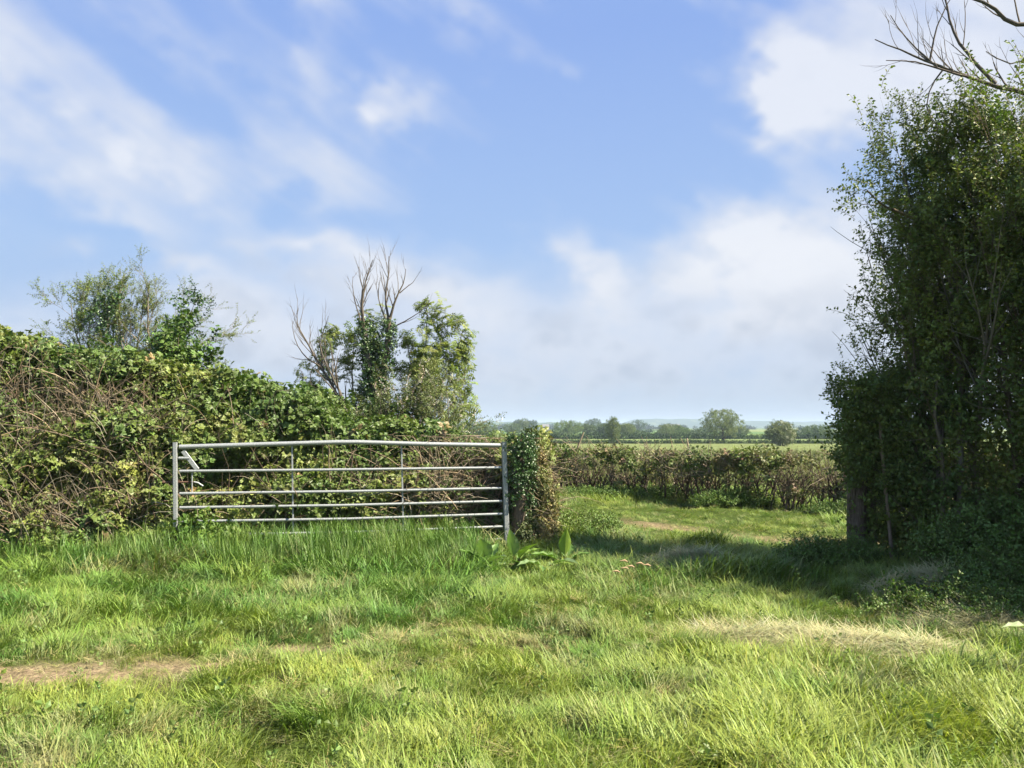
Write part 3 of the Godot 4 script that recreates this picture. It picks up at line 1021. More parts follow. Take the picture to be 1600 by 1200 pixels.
	for k in 4200:
		var a := rr(-0.6, 1.9)
		var y := pow(rng.randf(), 0.85) * (1.22 + 0.5 * n3.get_noise_2d(a * 1.3, 33.0))
		var r := (0.37 + 0.22 * n3.get_noise_2d(a * 1.6, y * 2.2)) * (1.0 - 0.5 * pow(y / 1.4, 2.0)) + 0.05 * (1.0 - y)
		r -= absf(rng.randfn(0.0, 0.09)) - 0.02
		var dir := Vector3(sin(a + 0.3), 0, cos(a + 0.3))
		var p := Vector3(-0.14 + dir.x * r * 0.85, y, dir.z * r * 1.0)
		var c := mixc(Color(0.28, 0.235, 0.10), Color(0.15, 0.19, 0.05), clampf(0.25 + y * 0.35 + n3.get_noise_3d(p.x * 4.0, y * 4.0, p.z * 4.0) * 1.2, 0.0, 1.0))
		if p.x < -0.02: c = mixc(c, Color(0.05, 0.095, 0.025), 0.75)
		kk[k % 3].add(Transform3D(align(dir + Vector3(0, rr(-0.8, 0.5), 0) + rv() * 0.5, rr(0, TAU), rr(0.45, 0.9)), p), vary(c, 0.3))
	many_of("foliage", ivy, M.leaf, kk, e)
	var mb3 := Mb.new()
	for k in 420:
		var a := rr(-0.4, 1.8)
		var y := rr(0.0, 1.15)
		var dir := Vector3(sin(a + 0.3), 0, cos(a + 0.3))
		var p := Vector3(-0.16, y, 0) + dir * rr(0.2, 0.36)
		var d := (Vector3(rr(-0.4, 0.4), rr(-1.0, 0.6), rr(-0.4, 0.4)) + dir * 0.3).normalized()
		var pts := [p]
		for s in 4:
			p += d * rr(0.04, 0.1)
			d = (d + rv() * 0.25 - Vector3.UP * 0.1).normalized()
			p.y = maxf(p.y, 0.01)
			pts.append(p)
		mb3.tube(pts, [0.004, 0.004, 0.0035, 0.003, 0.0015], 3, vary(Color(0.33, 0.26, 0.17), 0.3))
	var dv := obj("vine", mb3.mesh(), M.bark, e)
	dv.set_meta("kind", "stuff")
	# ivy on the hanging post
	var q := thing("ivy", "dark glossy ivy climbing the gatepost beside the hinges", "ivy", Vector3(0.09, 0, -9.92))
	kk = insts(3)
	for k in 420:
		var a := rr(-0.9, 2.4)
		var y := 0.5 + pow(rng.randf(), 0.7) * 0.95
		var r := 0.10 + rr(0.0, 0.05)
		kk[k % 3].add(Transform3D(align(Vector3(sin(a), rr(-0.5, 0.4), cos(a)) + rv() * 0.4, rr(0, TAU), rr(0.4, 0.8)), Vector3(sin(a) * r, y, cos(a) * r)), vary(Color(0.045, 0.095, 0.025), 0.25))
	many_of("foliage", ivy, M.ivy, kk, q)

# ---------------------------------------------------------------- trees behind the left hedge
func leafed(t: Node3D, called: String, meshes: Array, mat: Material, tips: Array, chance: float, per: int, jit: float, s0: float, s1: float, col: Color, hang := 0.0) -> void:
	var ii := insts(meshes.size())
	var k := 0
	for q in tips:
		if rng.randf() > chance: continue
		for m in per:
			k += 1
			var d: Vector3 = q[1] + rv() * 0.6 - Vector3.UP * hang
			ii[k % meshes.size()].add(Transform3D(align(d, rr(0, TAU), rr(s0, s1)), q[0] + rv() * jit), vary(col, 0.25))
	many_of(called, meshes, mat, ii, t)

func limb(mb: Mb, tips: Array, pts: Array, r0: float, r1: float, o: Dictionary, every: float, twig: float, from := 0.25) -> void:
	# one drawn-out limb, smoothed, with side shoots
	var c := Curve3D.new()
	c.bake_interval = 0.1
	for k in pts.size():
		var a: Vector3 = pts[maxi(k - 1, 0)]
		var b: Vector3 = pts[mini(k + 1, pts.size() - 1)]
		c.add_point(pts[k], -(b - a) * 0.16, (b - a) * 0.16)
	var ln := c.get_baked_length()
	var m := maxi(5, int(ln / 0.14))
	var path := []
	var rad := []
	for k in m + 1:
		path.append(c.sample_baked(ln * k / m) + rv() * 0.008)
		rad.append(lerpf(r0, r1, pow(float(k) / m, 0.8)))
	mb.tube(path, rad, 6, vary(o.bark, 0.15))
	var s := ln * from
	while s < ln * 0.98:
		var p := c.sample_baked(s)
		var d := (c.sample_baked(minf(s + 0.06, ln)) - c.sample_baked(maxf(s - 0.06, 0.0))).normalized()
		var nd := (d.rotated(d.cross(rv()).normalized(), rr(0.4, 0.95)) + Vector3.UP * float(o.get("lift", 0.2))).normalized()
		grow(mb, tips, p, nd, twig * rr(0.5, 1.3) * (1.15 - 0.5 * s / ln), maxf(lerpf(r0, r1, s / ln) * 0.45, 0.003), int(o.start), o)
		s += every * rr(0.5, 1.5)
	tips.append([path[m], (path[m] - path[m - 1]).normalized(), 9])

func make_left_trees() -> void:
	var ash := [ash_spray(), ash_spray(), ash_spray()]
	var grey := Color(0.25, 0.215, 0.165)
	# 1 ash and its dead neighbour, ivy clad
	var t := thing("dead_tree", "ivy clad dying tree with bare grey leaders above the hedge", "tree", Vector3(-2.5, 0, -14.0))
	var mb := Mb.new()
	var tips := []
	var o := {"levels": 2, "tip_level": 9, "wander": 0.13, "up": 0.10, "kids": 3, "from": 0.3, "angle": 0.45, "ratio": 0.62, "bark": Color(0.17, 0.145, 0.115), "start": 1, "lift": 0.35}
	var L := [
		[[Vector3(0, -0.1, 0), Vector3(0.02, 1.0, 0), Vector3(0.0, 1.9, 0), Vector3(-0.12, 2.7, 0.02), Vector3(-0.2, 3.4, 0)], 0.13, 0.05, 9.0, 0.3],
		[[Vector3(-0.2, 3.3, 0), Vector3(-0.24, 3.8, 0.03), Vector3(-0.2, 4.2, 0), Vector3(-0.06, 4.62, 0)], 0.034, 0.005, 0.12, 0.45],
		[[Vector3(-0.2, 3.2, 0), Vector3(-0.27, 3.7, -0.05), Vector3(-0.25, 4.1, -0.03), Vector3(-0.16, 4.5, -0.1)], 0.028, 0.004, 0.14, 0.4],
		[[Vector3(0.0, 1.8, 0), Vector3(0.16, 2.6, 0), Vector3(0.24, 3.3, 0), Vector3(0.26, 3.55, 0.02)], 0.09, 0.042, 9.0, 0.3],
		[[Vector3(0.25, 3.45, 0), Vector3(0.18, 3.85, 0), Vector3(0.22, 4.3, 0), Vector3(0.24, 4.68, 0.04)], 0.03, 0.005, 0.12, 0.42],
		[[Vector3(0.25, 3.5, 0), Vector3(0.38, 3.9, 0.05), Vector3(0.52, 4.2, 0), Vector3(0.54, 4.45, 0)], 0.03, 0.005, 0.2, 0.36],
		[[Vector3(-0.2, 3.3, 0.05), Vector3(-0.34, 3.75, 0.08), Vector3(-0.4, 4.05, 0.08), Vector3(-0.42, 4.3, 0.05)], 0.018, 0.003, 0.16, 0.3],
		[[Vector3(0.25, 3.4, -0.05), Vector3(0.1, 3.7, -0.08), Vector3(0.02, 4.0, -0.1), Vector3(0.08, 4.35, -0.1)], 0.02, 0.003, 0.14, 0.35],
		[[Vector3(0.45, 4.0, 0.03), Vector3(0.68, 4.2, 0), Vector3(0.78, 4.35, 0)], 0.012, 0.003, 0.3, 0.2],
		[[Vector3(0.27, 3.35, 0), Vector3(0.62, 3.5, 0.1), Vector3(0.92, 3.72, 0.1), Vector3(1.0, 3.86, 0.1)], 0.016, 0.003, 0.4, 0.22],
		[[Vector3(-0.05, 1.2, 0.1), Vector3(-0.5, 1.9, 0.2), Vector3(-1.0, 2.75, 0.2), Vector3(-1.35, 3.35, 0.2), Vector3(-1.36, 3.7, 0.2)], 0.05, 0.006, 0.12, 0.6],
		[[Vector3(-0.9, 2.6, 0.2), Vector3(-1.25, 2.85, 0.25), Vector3(-1.42, 3.2, 0.25), Vector3(-1.45, 3.45, 0.25)], 0.018, 0.003, 0.25, 0.3],
		[[Vector3(-0.4, 1.8, 0.2), Vector3(-0.75, 2.5, 0.25), Vector3(-0.95, 3.0, 0.2), Vector3(-0.82, 3.55, 0.2)], 0.03, 0.004, 0.13, 0.45],
		[[Vector3(-0.1, 1.3, 0.2), Vector3(-0.7, 1.8, 0.3), Vector3(-1.05, 2.2, 0.3), Vector3(-1.1, 2.5, 0.3)], 0.03, 0.004, 0.13, 0.45],
	]
	for l in L: limb(mb, tips, l[0], l[1], l[2], o, l[3], l[4])
	obj("trunk", mb.mesh(), M.bark, t)
	# ivy sleeve
	var kk := insts(3)
	for k in 1700:
		var f := rng.randf()
		var y := lerpf(0.9, 3.5, pow(f, 1.5))
		var right := rng.randf() < 0.5
		var cx := lut([[0.9, 0.0], [1.9, 0.0], [2.7, -0.12], [3.5, -0.2]], y) if not right else lut([[0.9, 0.0], [1.8, 0.0], [2.6, 0.16], [3.5, 0.25]], y)
		var r := lerpf(0.45, 0.08, smoothstep(1.0, 2.7, y)) * (1.0 + 0.5 * n3.get_noise_2d(y * 2.0, 1.0 if right else 5.0))
		var a := rr(0, TAU)
		var dir := Vector3(cos(a), 0, sin(a))
		kk[k % 3].add(Transform3D(align(dir + Vector3(0, rr(-0.5, 0.6), 0) + rv() * 0.5, rr(0, TAU), rr(0.6, 1.2)), Vector3(cx, y, 0) + dir * r * sqrt(rng.randf())), vary(Color(0.06, 0.115, 0.03), 0.3))
	many_of("ivy", M.ivy_sprays, M.ivy, kk, t)
	# 2 young ash right of it
	t = thing("ash_tree", "young ash with fresh light green leaves right of the dead tree", "tree", Vector3(-1.78, 0, -14.2))
	mb = Mb.new(); tips = []
	o = {"levels": 2, "tip_level": 1, "wander": 0.14, "up": 0.06, "kids": 3, "from": 0.3, "angle": 0.6, "ratio": 0.65, "bark": grey, "start": 1, "lift": 0.25}
	for l in [
		[[Vector3(-0.3, 0, 0), Vector3(-0.1, 1.2, 0), Vector3(0.1, 2.2, 0), Vector3(0.18, 3.1, 0), Vector3(0.2, 3.72, 0)], 0.055, 0.006],
		[[Vector3(0.0, 1.6, 0), Vector3(0.45, 2.3, 0.1), Vector3(0.72, 2.8, 0.1), Vector3(0.88, 3.35, 0.1)], 0.03, 0.005],
		[[Vector3(0.0, 1.4, 0), Vector3(0.6, 1.9, -0.1), Vector3(0.85, 2.3, -0.1), Vector3(0.95, 2.85, -0.1)], 0.025, 0.005],
		[[Vector3(0.0, 1.8, 0), Vector3(-0.1, 2.6, -0.2), Vector3(-0.22, 3.25, -0.2)], 0.024, 0.005],
		[[Vector3(0.1, 1.3, 0), Vector3(0.5, 1.55, 0.2), Vector3(0.85, 1.72, 0.2), Vector3(0.95, 1.6, 0.2)], 0.018, 0.004],
		[[Vector3(-0.1, 1.3, 0), Vector3(-0.2, 1.9, -0.3), Vector3(-0.35, 2.6, -0.3)], 0.024, 0.005],
		[[Vector3(0.0, 1.7, 0), Vector3(0.3, 2.3, 0.15), Vector3(0.45, 2.9, 0.15), Vector3(0.5, 3.45, 0.1)], 0.024, 0.005],
		[[Vector3(0.0, 1.2, 0), Vector3(0.35, 1.8, 0.2), Vector3(0.6, 2.3, 0.2), Vector3(0.62, 2.7, 0.2)], 0.022, 0.005],
		[[Vector3(-0.1, 1.2, 0), Vector3(0.1, 1.7, 0.3), Vector3(0.15, 2.4, 0.3)], 0.022, 0.005],
	]: limb(mb, tips, l[0], l[1], l[2], o, 0.22, 0.42, 0.3)
	obj("trunk", mb.mesh(), M.bark, t)
	leafed(t, "crown", ash, M.fresh, tips, 0.85, 1, 0.06, 0.8, 1.2, Color(0.23, 0.285, 0.07))
	# 3 ash shoots to the left
	t = thing("ash_tree", "leafy ash shoots among the dead branches, left of ivy trunk", "tree", Vector3(-2.95, 0, -14.4))
	mb = Mb.new(); tips = []
	for l in [
		[[Vector3(0.1, 0, 0), Vector3(0.05, 1.6, 0), Vector3(-0.05, 2.5, 0), Vector3(0.0, 3.3, 0)], 0.04, 0.006],
		[[Vector3(0, 1.4, 0), Vector3(-0.35, 2.1, 0), Vector3(-0.5, 2.6, 0), Vector3(-0.45, 3.2, 0)], 0.03, 0.005],
		[[Vector3(0.05, 1.8, 0), Vector3(0.3, 2.6, 0), Vector3(0.35, 3.5, 0)], 0.026, 0.005],
		[[Vector3(0, 1.0, 0), Vector3(-0.5, 1.7, 0), Vector3(-0.75, 2.3, 0)], 0.026, 0.005],
	]: limb(mb, tips, l[0], l[1], l[2], o, 0.22, 0.42, 0.35)
	obj("trunk", mb.mesh(), M.bark, t)
	leafed(t, "crown", ash, M.fresh, tips, 0.95, 1, 0.06, 0.7, 1.1, Color(0.22, 0.27, 0.07))
	# 4 hawthorn in blossom
	t = thing("hawthorn_bush", "white blossoming hawthorn at the foot of the young ash", "bush", Vector3(-1.75, 0, -13.3))
	mb = Mb.new(); tips = []
	for k in 7:
		grow(mb, tips, Vector3(rr(-0.3, 0.3), 0, rr(-0.2, 0.2)), Vector3(rr(-0.7, 0.6), 1, rr(-0.2, 0.2)).normalized(), 1.5, 0.025, 0, {"levels": 2, "tip_level": 1, "wander": 0.16, "up": 0.06, "kids": 4, "from": 0.3, "angle": 0.7, "ratio": 0.5, "bark": grey})
	obj("trunk", mb.mesh(), M.bark, t)
	leafed(t, "crown", M.small, M.leaf, tips, 1.0, 3, 0.12, 0.6, 1.1, Color(0.13, 0.165, 0.05))
	leafed(t, "blossom", M.small, M.leaf, tips, 0.7, 1, 0.12, 0.5, 0.9, Color(0.6, 0.58, 0.48))
	# 5 dark bushes filling behind
	for b in [[Vector3(-3.5, 0, -13.0), 1.6, "dark leafy elder bush left of the ivy clad tree"], [Vector3(-2.3, 0, -13.2), 2.0, "dark green bush below the ivy clad trunk"], [Vector3(-4.4, 0, -12.0), 2.1, "broad leaved bush sprouting over the hedge, right of the twiggy tree"]]:
		t = thing("leafy_bush", b[2], "bush", b[0])
		mb = Mb.new(); tips = []
		for k in 7:
			grow(mb, tips, Vector3(rr(-0.3, 0.3), 0, rr(-0.2, 0.2)), Vector3(rr(-0.6, 0.6), 1, rr(-0.2, 0.2)).normalized(), float(b[1]) * 0.55, 0.025, 0, {"levels": 2, "tip_level": 1, "wander": 0.16, "up": 0.06, "kids": 4, "from": 0.3, "angle": 0.7, "ratio": 0.5, "bark": grey})
		obj("trunk", mb.mesh(), M.bark, t)
		leafed(t, "crown", M.sprays, M.leaf, tips, 0.95, 3, 0.12, 0.7, 1.2, Color(0.09, 0.155, 0.034))
	# 6 twiggy tree at the far left, small new leaves at the tips
	o = {"levels": 3, "tip_level": 2, "wander": 0.13, "up": 0.05, "kids": 4, "from": 0.25, "angle": 0.6, "ratio": 0.62, "bark": Color(0.30, 0.25, 0.175), "start": 1, "lift": 0.25}
	t = thing("twiggy_tree", "fine twigged pale tree with few small leaves, fanning right", "tree", Vector3(-6.65, -0.15, -14.6))
	mb = Mb.new(); tips = []
	for l in [
		[[Vector3(-0.1, 0, 0), Vector3(-0.1, 1.6, 0), Vector3(-0.15, 2.6, 0), Vector3(-0.3, 3.6, 0), Vector3(-0.3, 4.5, 0)], 0.07, 0.006],
		[[Vector3(0.0, 1.8, 0), Vector3(0.25, 2.8, 0), Vector3(0.75, 3.3, 0), Vector3(1.1, 3.45, 0)], 0.035, 0.005],
		[[Vector3(0.0, 1.8, 0), Vector3(0.2, 2.7, 0), Vector3(0.35, 3.4, 0), Vector3(0.55, 3.95, 0)], 0.035, 0.005],
		[[Vector3(-0.1, 1.8, 0), Vector3(-0.5, 2.8, 0), Vector3(-0.85, 3.6, 0), Vector3(-0.8, 4.3, 0)], 0.04, 0.005],
		[[Vector3(0.0, 1.6, 0), Vector3(0.5, 2.4, 0.1), Vector3(1.0, 2.9, 0.1)], 0.03, 0.005],
	]: limb(mb, tips, l[0], l[1], l[2], o, 0.15, 0.55, 0.3)
	obj("trunk", mb.mesh(), M.bark, t)
	leafed(t, "crown", M.small, M.fresh, tips, 0.55, 1, 0.03, 0.4, 0.75, Color(0.2, 0.245, 0.07))
	t = thing("twiggy_tree", "twiggy tree with denser small leaves, leftmost above the hedge", "tree", Vector3(-7.85, 0, -14.8))
	mb = Mb.new(); tips = []
	for l in [
		[[Vector3(0, 0, 0), Vector3(0.05, 1.6, 0), Vector3(0.1, 2.8, 0), Vector3(0.2, 3.95, 0)], 0.06, 0.006],
		[[Vector3(0, 1.6, 0), Vector3(-0.3, 2.6, 0), Vector3(-0.6, 3.4, 0), Vector3(-0.7, 3.95, 0)], 0.035, 0.005],
		[[Vector3(0, 1.6, 0), Vector3(-0.2, 2.7, 0.2), Vector3(-0.2, 3.9, 0.2)], 0.035, 0.005],
		[[Vector3(0, 1.6, 0), Vector3(0.5, 2.6, 0), Vector3(0.7, 3.8, 0)], 0.035, 0.005],
	]: limb(mb, tips, l[0], l[1], l[2], o, 0.15, 0.55, 0.35)
	obj("trunk", mb.mesh(), M.bark, t)
	leafed(t, "crown", M.small, M.fresh, tips, 0.9, 1, 0.04, 0.55, 1.0, Color(0.18, 0.235, 0.06))
	# bindweed and ivy tangles climbing them
	for b in [[Vector3(-6.35, 0, -14.2), [[0.0, 2.6], [0.15, 3.1], [0.3, 3.4], [0.45, 3.85], [-0.1, 2.9], [0.2, 3.2]], "dark ivy tangle hanging in the pale twiggy tree"], [Vector3(-7.5, 0, -14.3), [[0.0, 2.7], [-0.1, 3.2], [-0.2, 3.6], [0.0, 3.9], [-0.05, 2.3]], "ivy column climbing between the two twiggy trees"]]:
		t = thing("climbing_ivy", b[2], "ivy", b[0])
		var ci := insts(3)
		var pts := [Vector3(0, 0, 0)]
		for q in b[1]:
			for k in 60:
				ci[k % 3].add(Transform3D(align(rv() + Vector3.UP * 0.3, rr(0, TAU), rr(0.7, 1.2)), Vector3(q[0], q[1], 0) + rv() * rv().abs() * 0.42), vary(Color(0.05, 0.105, 0.025), 0.3))
		var vm := Mb.new()
		vm.tube([Vector3(0, 0, 0), Vector3(0.03, 1.3, 0), Vector3(0.0, 2.4, 0), Vector3(b[1][1][0], b[1][1][1], 0), Vector3(b[1][3][0], b[1][3][1], 0)], [0.02, 0.02, 0.016, 0.01, 0.004], 5, grey)
		obj("vine", vm.mesh(), M.bark, t)
		many_of("foliage", M.ivy_sprays, M.ivy, ci, t)
	# sprouting shoots along the hedge top
	t = thing("leafy_bush", "fresh green shoots topping the hedge under the twiggy trees", "bush", Vector3(-5.6, 0, -11.6))
	mb = Mb.new(); tips = []
	for k in 22:
		var x := rr(-1.6, 0.9)
		grow(mb, tips, Vector3(x, 0.6, rr(-0.3, 0.3)), Vector3(rr(-0.3, 0.3), 1, 0).normalized(), 1.35 + 0.3 * sin(x * 2.0), 0.014, 0, {"levels": 2, "tip_level": 1, "wander": 0.12, "up": 0.08, "kids": 4, "from": 0.5, "angle": 0.6, "ratio": 0.35, "bark": grey})
	obj("trunk", mb.mesh(), M.bark, t)
	leafed(t, "crown", M.sprays, M.leaf, tips, 0.8, 2, 0.08, 0.7, 1.2, Color(0.105, 0.18, 0.038))

# ---------------------------------------------------------------- far hedge behind the track
func make_far_hedge() -> void:
	var t := thing("cut_hedge", "flailed thorn hedge with bare lower stems beyond the track", "hedge")
	var a := Vector3(-4.0, 0, -21.6)
	var b := Vector3(12.0, 0, -10.0)
	var dir := (b - a).normalized()
	var nrm := Vector3(dir.z, 0, -dir.x)
	if nrm.z < 0.0: nrm = -nrm
	var ln := a.distance_to(b)
	var greens := insts(3)
	for k in 12000:
		var s := rr(0, ln)
		var top := 0.98 + 0.1 * n3.get_noise_2d(s * 1.2, 3.0) + 0.05 * n3.get_noise_2d(s * 5.0, 3.0)
		var y := top * (1.0 - pow(rng.randf(), 1.5) * 0.8)
		var cover := 0.34 + n3.get_noise_2d(s * 0.55, y * 1.2) * 1.5 + (y - 0.75) * 0.9
		if rng.randf() > clampf(cover, 0.05, 1.0): continue
		var off := rr(-0.45, 0.45) * (1.0 if y > 0.5 else 0.8)
		if rng.randf() < 0.5: off = 0.45 - absf(rng.randfn(0.0, 0.08)) + n3.get_noise_2d(s * 2.0, y * 2.0) * 0.14
		var p := a + dir * s + nrm * off
		p.y = ground_y(p.x, p.z) + y
		var c := mixc(Color(0.10, 0.17, 0.035), Color(0.19, 0.24, 0.05), 0.35 + n3.get_noise_2d(s * 0.9, 40.0) * 1.4)
		c = mixc(c, Color(0.24, 0.19, 0.115), clampf(0.12 + n3.get_noise_2d(s * 1.3, y * 1.5 + 7.0) * 1.3, 0.0, 0.8))
		if s > 11.5 and s < 17.0: c = mixc(c, Color(0.2, 0.15, 0.1), 0.4)
		if rng.randf() < 0.06: c = Color(0.26, 0.20, 0.12)
		greens[k % 3].add(Transform3D(align(Vector3.UP * 0.8 + nrm * 0.4 + rv() * 0.8, rr(0, TAU), rr(0.55, 1.0)), p), vary(c, 0.28))
	many_of("foliage", [M.small[0], M.sprays[0], M.sprays[1]], M.leaf, greens, t)
	# stems: each root throws a fan of cut stems
	var mb := Mb.new()
	var mb2 := Mb.new()
	for k in 520:
		var s := rr(0.5, ln - 0.5)
		var p := a + dir * s + nrm * rr(-0.4, 0.3)
		p.y = ground_y(p.x, p.z) - 0.05
		var tips := []
		var dark := Color(0.12, 0.095, 0.07) if rng.randf() < 0.75 else Color(0.27, 0.22, 0.155)
		grow(mb if k % 2 == 0 else mb2, tips, p, (Vector3.UP + dir * rr(-0.45, 0.45) + nrm * rr(-0.1, 0.25)).normalized(), rr(0.55, 0.75), rr(0.010, 0.024), 0, {"levels": 2, "tip_level": 9, "wander": 0.24, "up": 0.03, "kids": 4, "from": 0.2, "angle": 0.75, "ratio": 0.62, "bark": dark})
	for m in [mb, mb2]:
		var o := obj("stem", m.mesh(), M.bark, t)
		o.set_meta("kind", "stuff")
	# pale broken and split branches left by the flail
	var mb3 := Mb.new()
	for k in 620:
		var s := rr(0.5, ln - 0.5)
		if rng.randf() < 0.35: s = rng.randfn(9.3, 0.6)
		elif rng.randf() < 0.25: s = rng.randfn(7.0, 0.6)
		var p := a + dir * s + nrm * rr(0.2, 0.55)
		p.y = ground_y(p.x, p.z) + rr(0.55, 1.05)
		var d := (Vector3.UP * rr(-0.2, 0.9) + dir * rr(-0.9, 0.9) + nrm * rr(0.0, 0.4)).normalized()
		var l := rr(0.12, 0.4)
		mb3.tube([p, p + d * l * 0.5 + rv() * 0.02, p + d * l], [0.0075, 0.006, 0.003], 4, vary(Color(0.40, 0.33, 0.225), 0.25))
	var o3 := obj("broken_branch", mb3.mesh(), M.bark, t)
	o3.set_meta("kind", "stuff")
	for q in [[6.9, 1.45, 0.35], [9.6, 1.33, -0.1]]:
		var p := a + dir * float(q[0]) + nrm * 0.25
		var gy := ground_y(p.x, p.z)
		var m := Mb.new()
		m.tube([p + Vector3(-0.25 * q[2], gy + 0.7, 0), p + Vector3(0, gy + 1.0, 0), p + Vector3(q[2] * 0.5, gy + float(q[1]), 0)], [0.022, 0.02, 0.016], 6, Color(0.46, 0.38, 0.27), true)
		obj("snag", m.mesh(), M.bark, t)

# ---------------------------------------------------------------- right hedge and dead tree
var RX := [[0.0, 4.05], [0.6, 3.95], [1.2, 3.72], [1.75, 3.62], [2.04, 3.85], [2.5, 4.2], [2.77, 4.38], [3.5, 4.65], [4.24, 4.62], [4.68, 4.5], [5.0, 4.65], [5.3, 4.85], [5.55, 5.2]]

# the hedge runs from the old gatepost towards the lane; back = metres behind its face
var RP := [Vector3(4.05, 0, -8.85), Vector3(4.7, 0, -8.3), Vector3(5.4, 0, -7.45), Vector3(6.0, 0, -6.2), Vector3(6.4, 0, -4.5)]
const RH_LEN := 5.06

func rh_at(u: float, back: float) -> Vector3:
	if u < 0.0:
		return RP[0] + Vector3(u, 0, 0) + Vector3(0.55, 0, -0.65) * back * 0.8
	for k in 4:
		var d: Vector3 = RP[k + 1] - RP[k]
		var l := d.length()
		if u <= l or k == 3:
			d /= l
			return RP[k] + d * u + Vector3(d.z, 0, -d.x) * back
		u -= l
	return RP[4]

func rh_tall(u: float) -> float:
	return lut([[-0.5, 0.98], [0.6, 1.0], [1.2, 0.96], [2.0, 0.9], [3.0, 0.78], [4.0, 0.66], [5.06, 0.5]], u)

func make_right_hedge() -> void:
	var t := thing("overgrown_hedge", "tall overgrown hedge standing in its own shade on the right", "hedge")
	var twigs := []
	for k in 4: twigs.append(spray(13, 0.28, 0.048, 0.030, 0.45, 0.15))
	M.twigs = twigs
	# stems, each a part
	var tips := []
	for k in 25:
		var mb := Mb.new()
		var q := rh_at(lerpf(0.45, RH_LEN, pow(k / 24.0, 1.4)), rr(-0.1, 0.7))
		var p := Vector3(q.x, -0.05, q.z)
		var h := rr(4.2, 5.2) if k > 2 else rr(3.4, 4.2)
		h *= rh_tall(lerpf(0.1, RH_LEN, pow(k / 24.0, 1.4)))
		var lean := Vector3(rr(0.02, 0.12) if k < 4 else rr(-0.08, 0.1), 1, rr(-0.08, 0.08)).normalized()
		grow(mb, tips, p, lean, h * 0.66, rr(0.028, 0.055), 0, {"levels": 3, "tip_level": 2, "wander": 0.06, "up": 0.10, "kids": 5, "from": 0.3, "angle": 0.45, "ratio": 0.48, "bark": vary(Color(0.20, 0.17, 0.125), 0.25)})
		obj("stem", mb.mesh(), M.bark, t)
	# two drawn stems that stand clear in front
	var mbs := Mb.new()
	var ot := {"levels": 2, "tip_level": 1, "wander": 0.14, "up": 0.04, "kids": 3, "from": 0.3, "angle": 0.7, "ratio": 0.6, "bark": Color(0.2, 0.165, 0.115), "start": 1, "lift": 0.15}
	limb(mbs, tips, [Vector3(4.56, 0.0, -8.25), Vector3(4.58, 0.9, -8.22), Vector3(4.56, 1.35, -8.2), Vector3(4.5, 1.65, -8.2), Vector3(4.58, 2.1, -8.25)], 0.035, 0.012, ot, 0.25, 0.35, 0.4)
	obj("stem", mbs.mesh(), M.bark, t)
	mbs = Mb.new()
	limb(mbs, tips, [Vector3(4.6, 3.9, -8.5), Vector3(4.1, 3.95, -8.3), Vector3(3.85, 4.1, -8.2)], 0.02, 0.008, ot, 0.2, 0.25, 0.1)
	limb(mbs, tips, [Vector3(5.9, 4.15, -8.5), Vector3(5.0, 3.98, -8.3), Vector3(4.5, 3.95, -8.2)], 0.026, 0.01, ot, 0.3, 0.3, 0.1)
	limb(mbs, tips, [Vector3(4.9, 3.75, -8.5), Vector3(4.3, 3.82, -8.2), Vector3(4.02, 3.85, -8.0)], 0.016, 0.014, ot, 3.0, 0.1, 0.1)
	obj("limb", mbs.mesh(), M.bark, t)
	var leaf_dark := Color(0.095, 0.15, 0.034)
	var leaf_new := Color(0.165, 0.21, 0.04)
	leafed(t, "crown", twigs, M.leaf, tips, 0.9, 1, 0.08, 0.6, 1.05, leaf_new)
	var ii := insts(4)
	for k in 34000:
		var y := rr(0.0, 5.5)
		var e := 4.05 - lut(RX, y) - 0.14 * n3.get_noise_2d(y * 1.7, 60.0) - 0.1 * n3.get_noise_2d(y * 5.0, 61.0)
		var u := rr(-e, RH_LEN)
		var tall := 5.0 * rh_tall(u) + 0.95 * n3.get_noise_2d(u * 1.5, 70.0)
		if y > tall: continue
		var p := rh_at(u, rng.randf() * lerpf(1.0, 0.85, y / 5.5) * smoothstep(-0.05, 0.5, u + e + 0.15) - 0.1 + 0.3 * n3.get_noise_2d(u * 1.2, y * 1.2))
		p.y = y
		var dens := n3.get_noise_3d(p.x * 1.9, y * 1.5, p.z * 1.9 + 5.0) * 2.5 - 0.35 * smoothstep(0.35, 0.0, u + e)
		var keep: float
		if y < 1.85: keep = 0.85 + dens
		elif y < 3.2: keep = 0.5 + dens
		else: keep = 0.52 + dens - 0.1 * (y - 3.2)
		if rng.randf() > keep: continue
		var c := mixc(leaf_dark, leaf_new, clampf(0.5 + n3.get_noise_3d(p.x * 1.2, y * 1.2, p.z + 90.0) * 1.6, 0.0, 1.0))
		ii[k % 4].add(Transform3D(align(Vector3(rr(-0.8, 0.4), 0.5, 0.6) + rv() * 0.7, rr(0, TAU), rr(0.55, 1.3)), p), vary(c, 0.28))
	# leaves closing over the old gatepost
	for k in 620:
		var y := rr(0.85, 2.1)
		var p := Vector3(rr(3.68, 4.35) + 0.1 * (1.4 - y), y, rr(-8.85, -8.5))
		ii[k % 4].add(Transform3D(align(Vector3(-0.3, 0.4, 0.7) + rv() * 0.8, rr(0, TAU), rr(0.6, 1.0)), p), vary(mixc(leaf_dark, leaf_new, rng.randf()), 0.28))
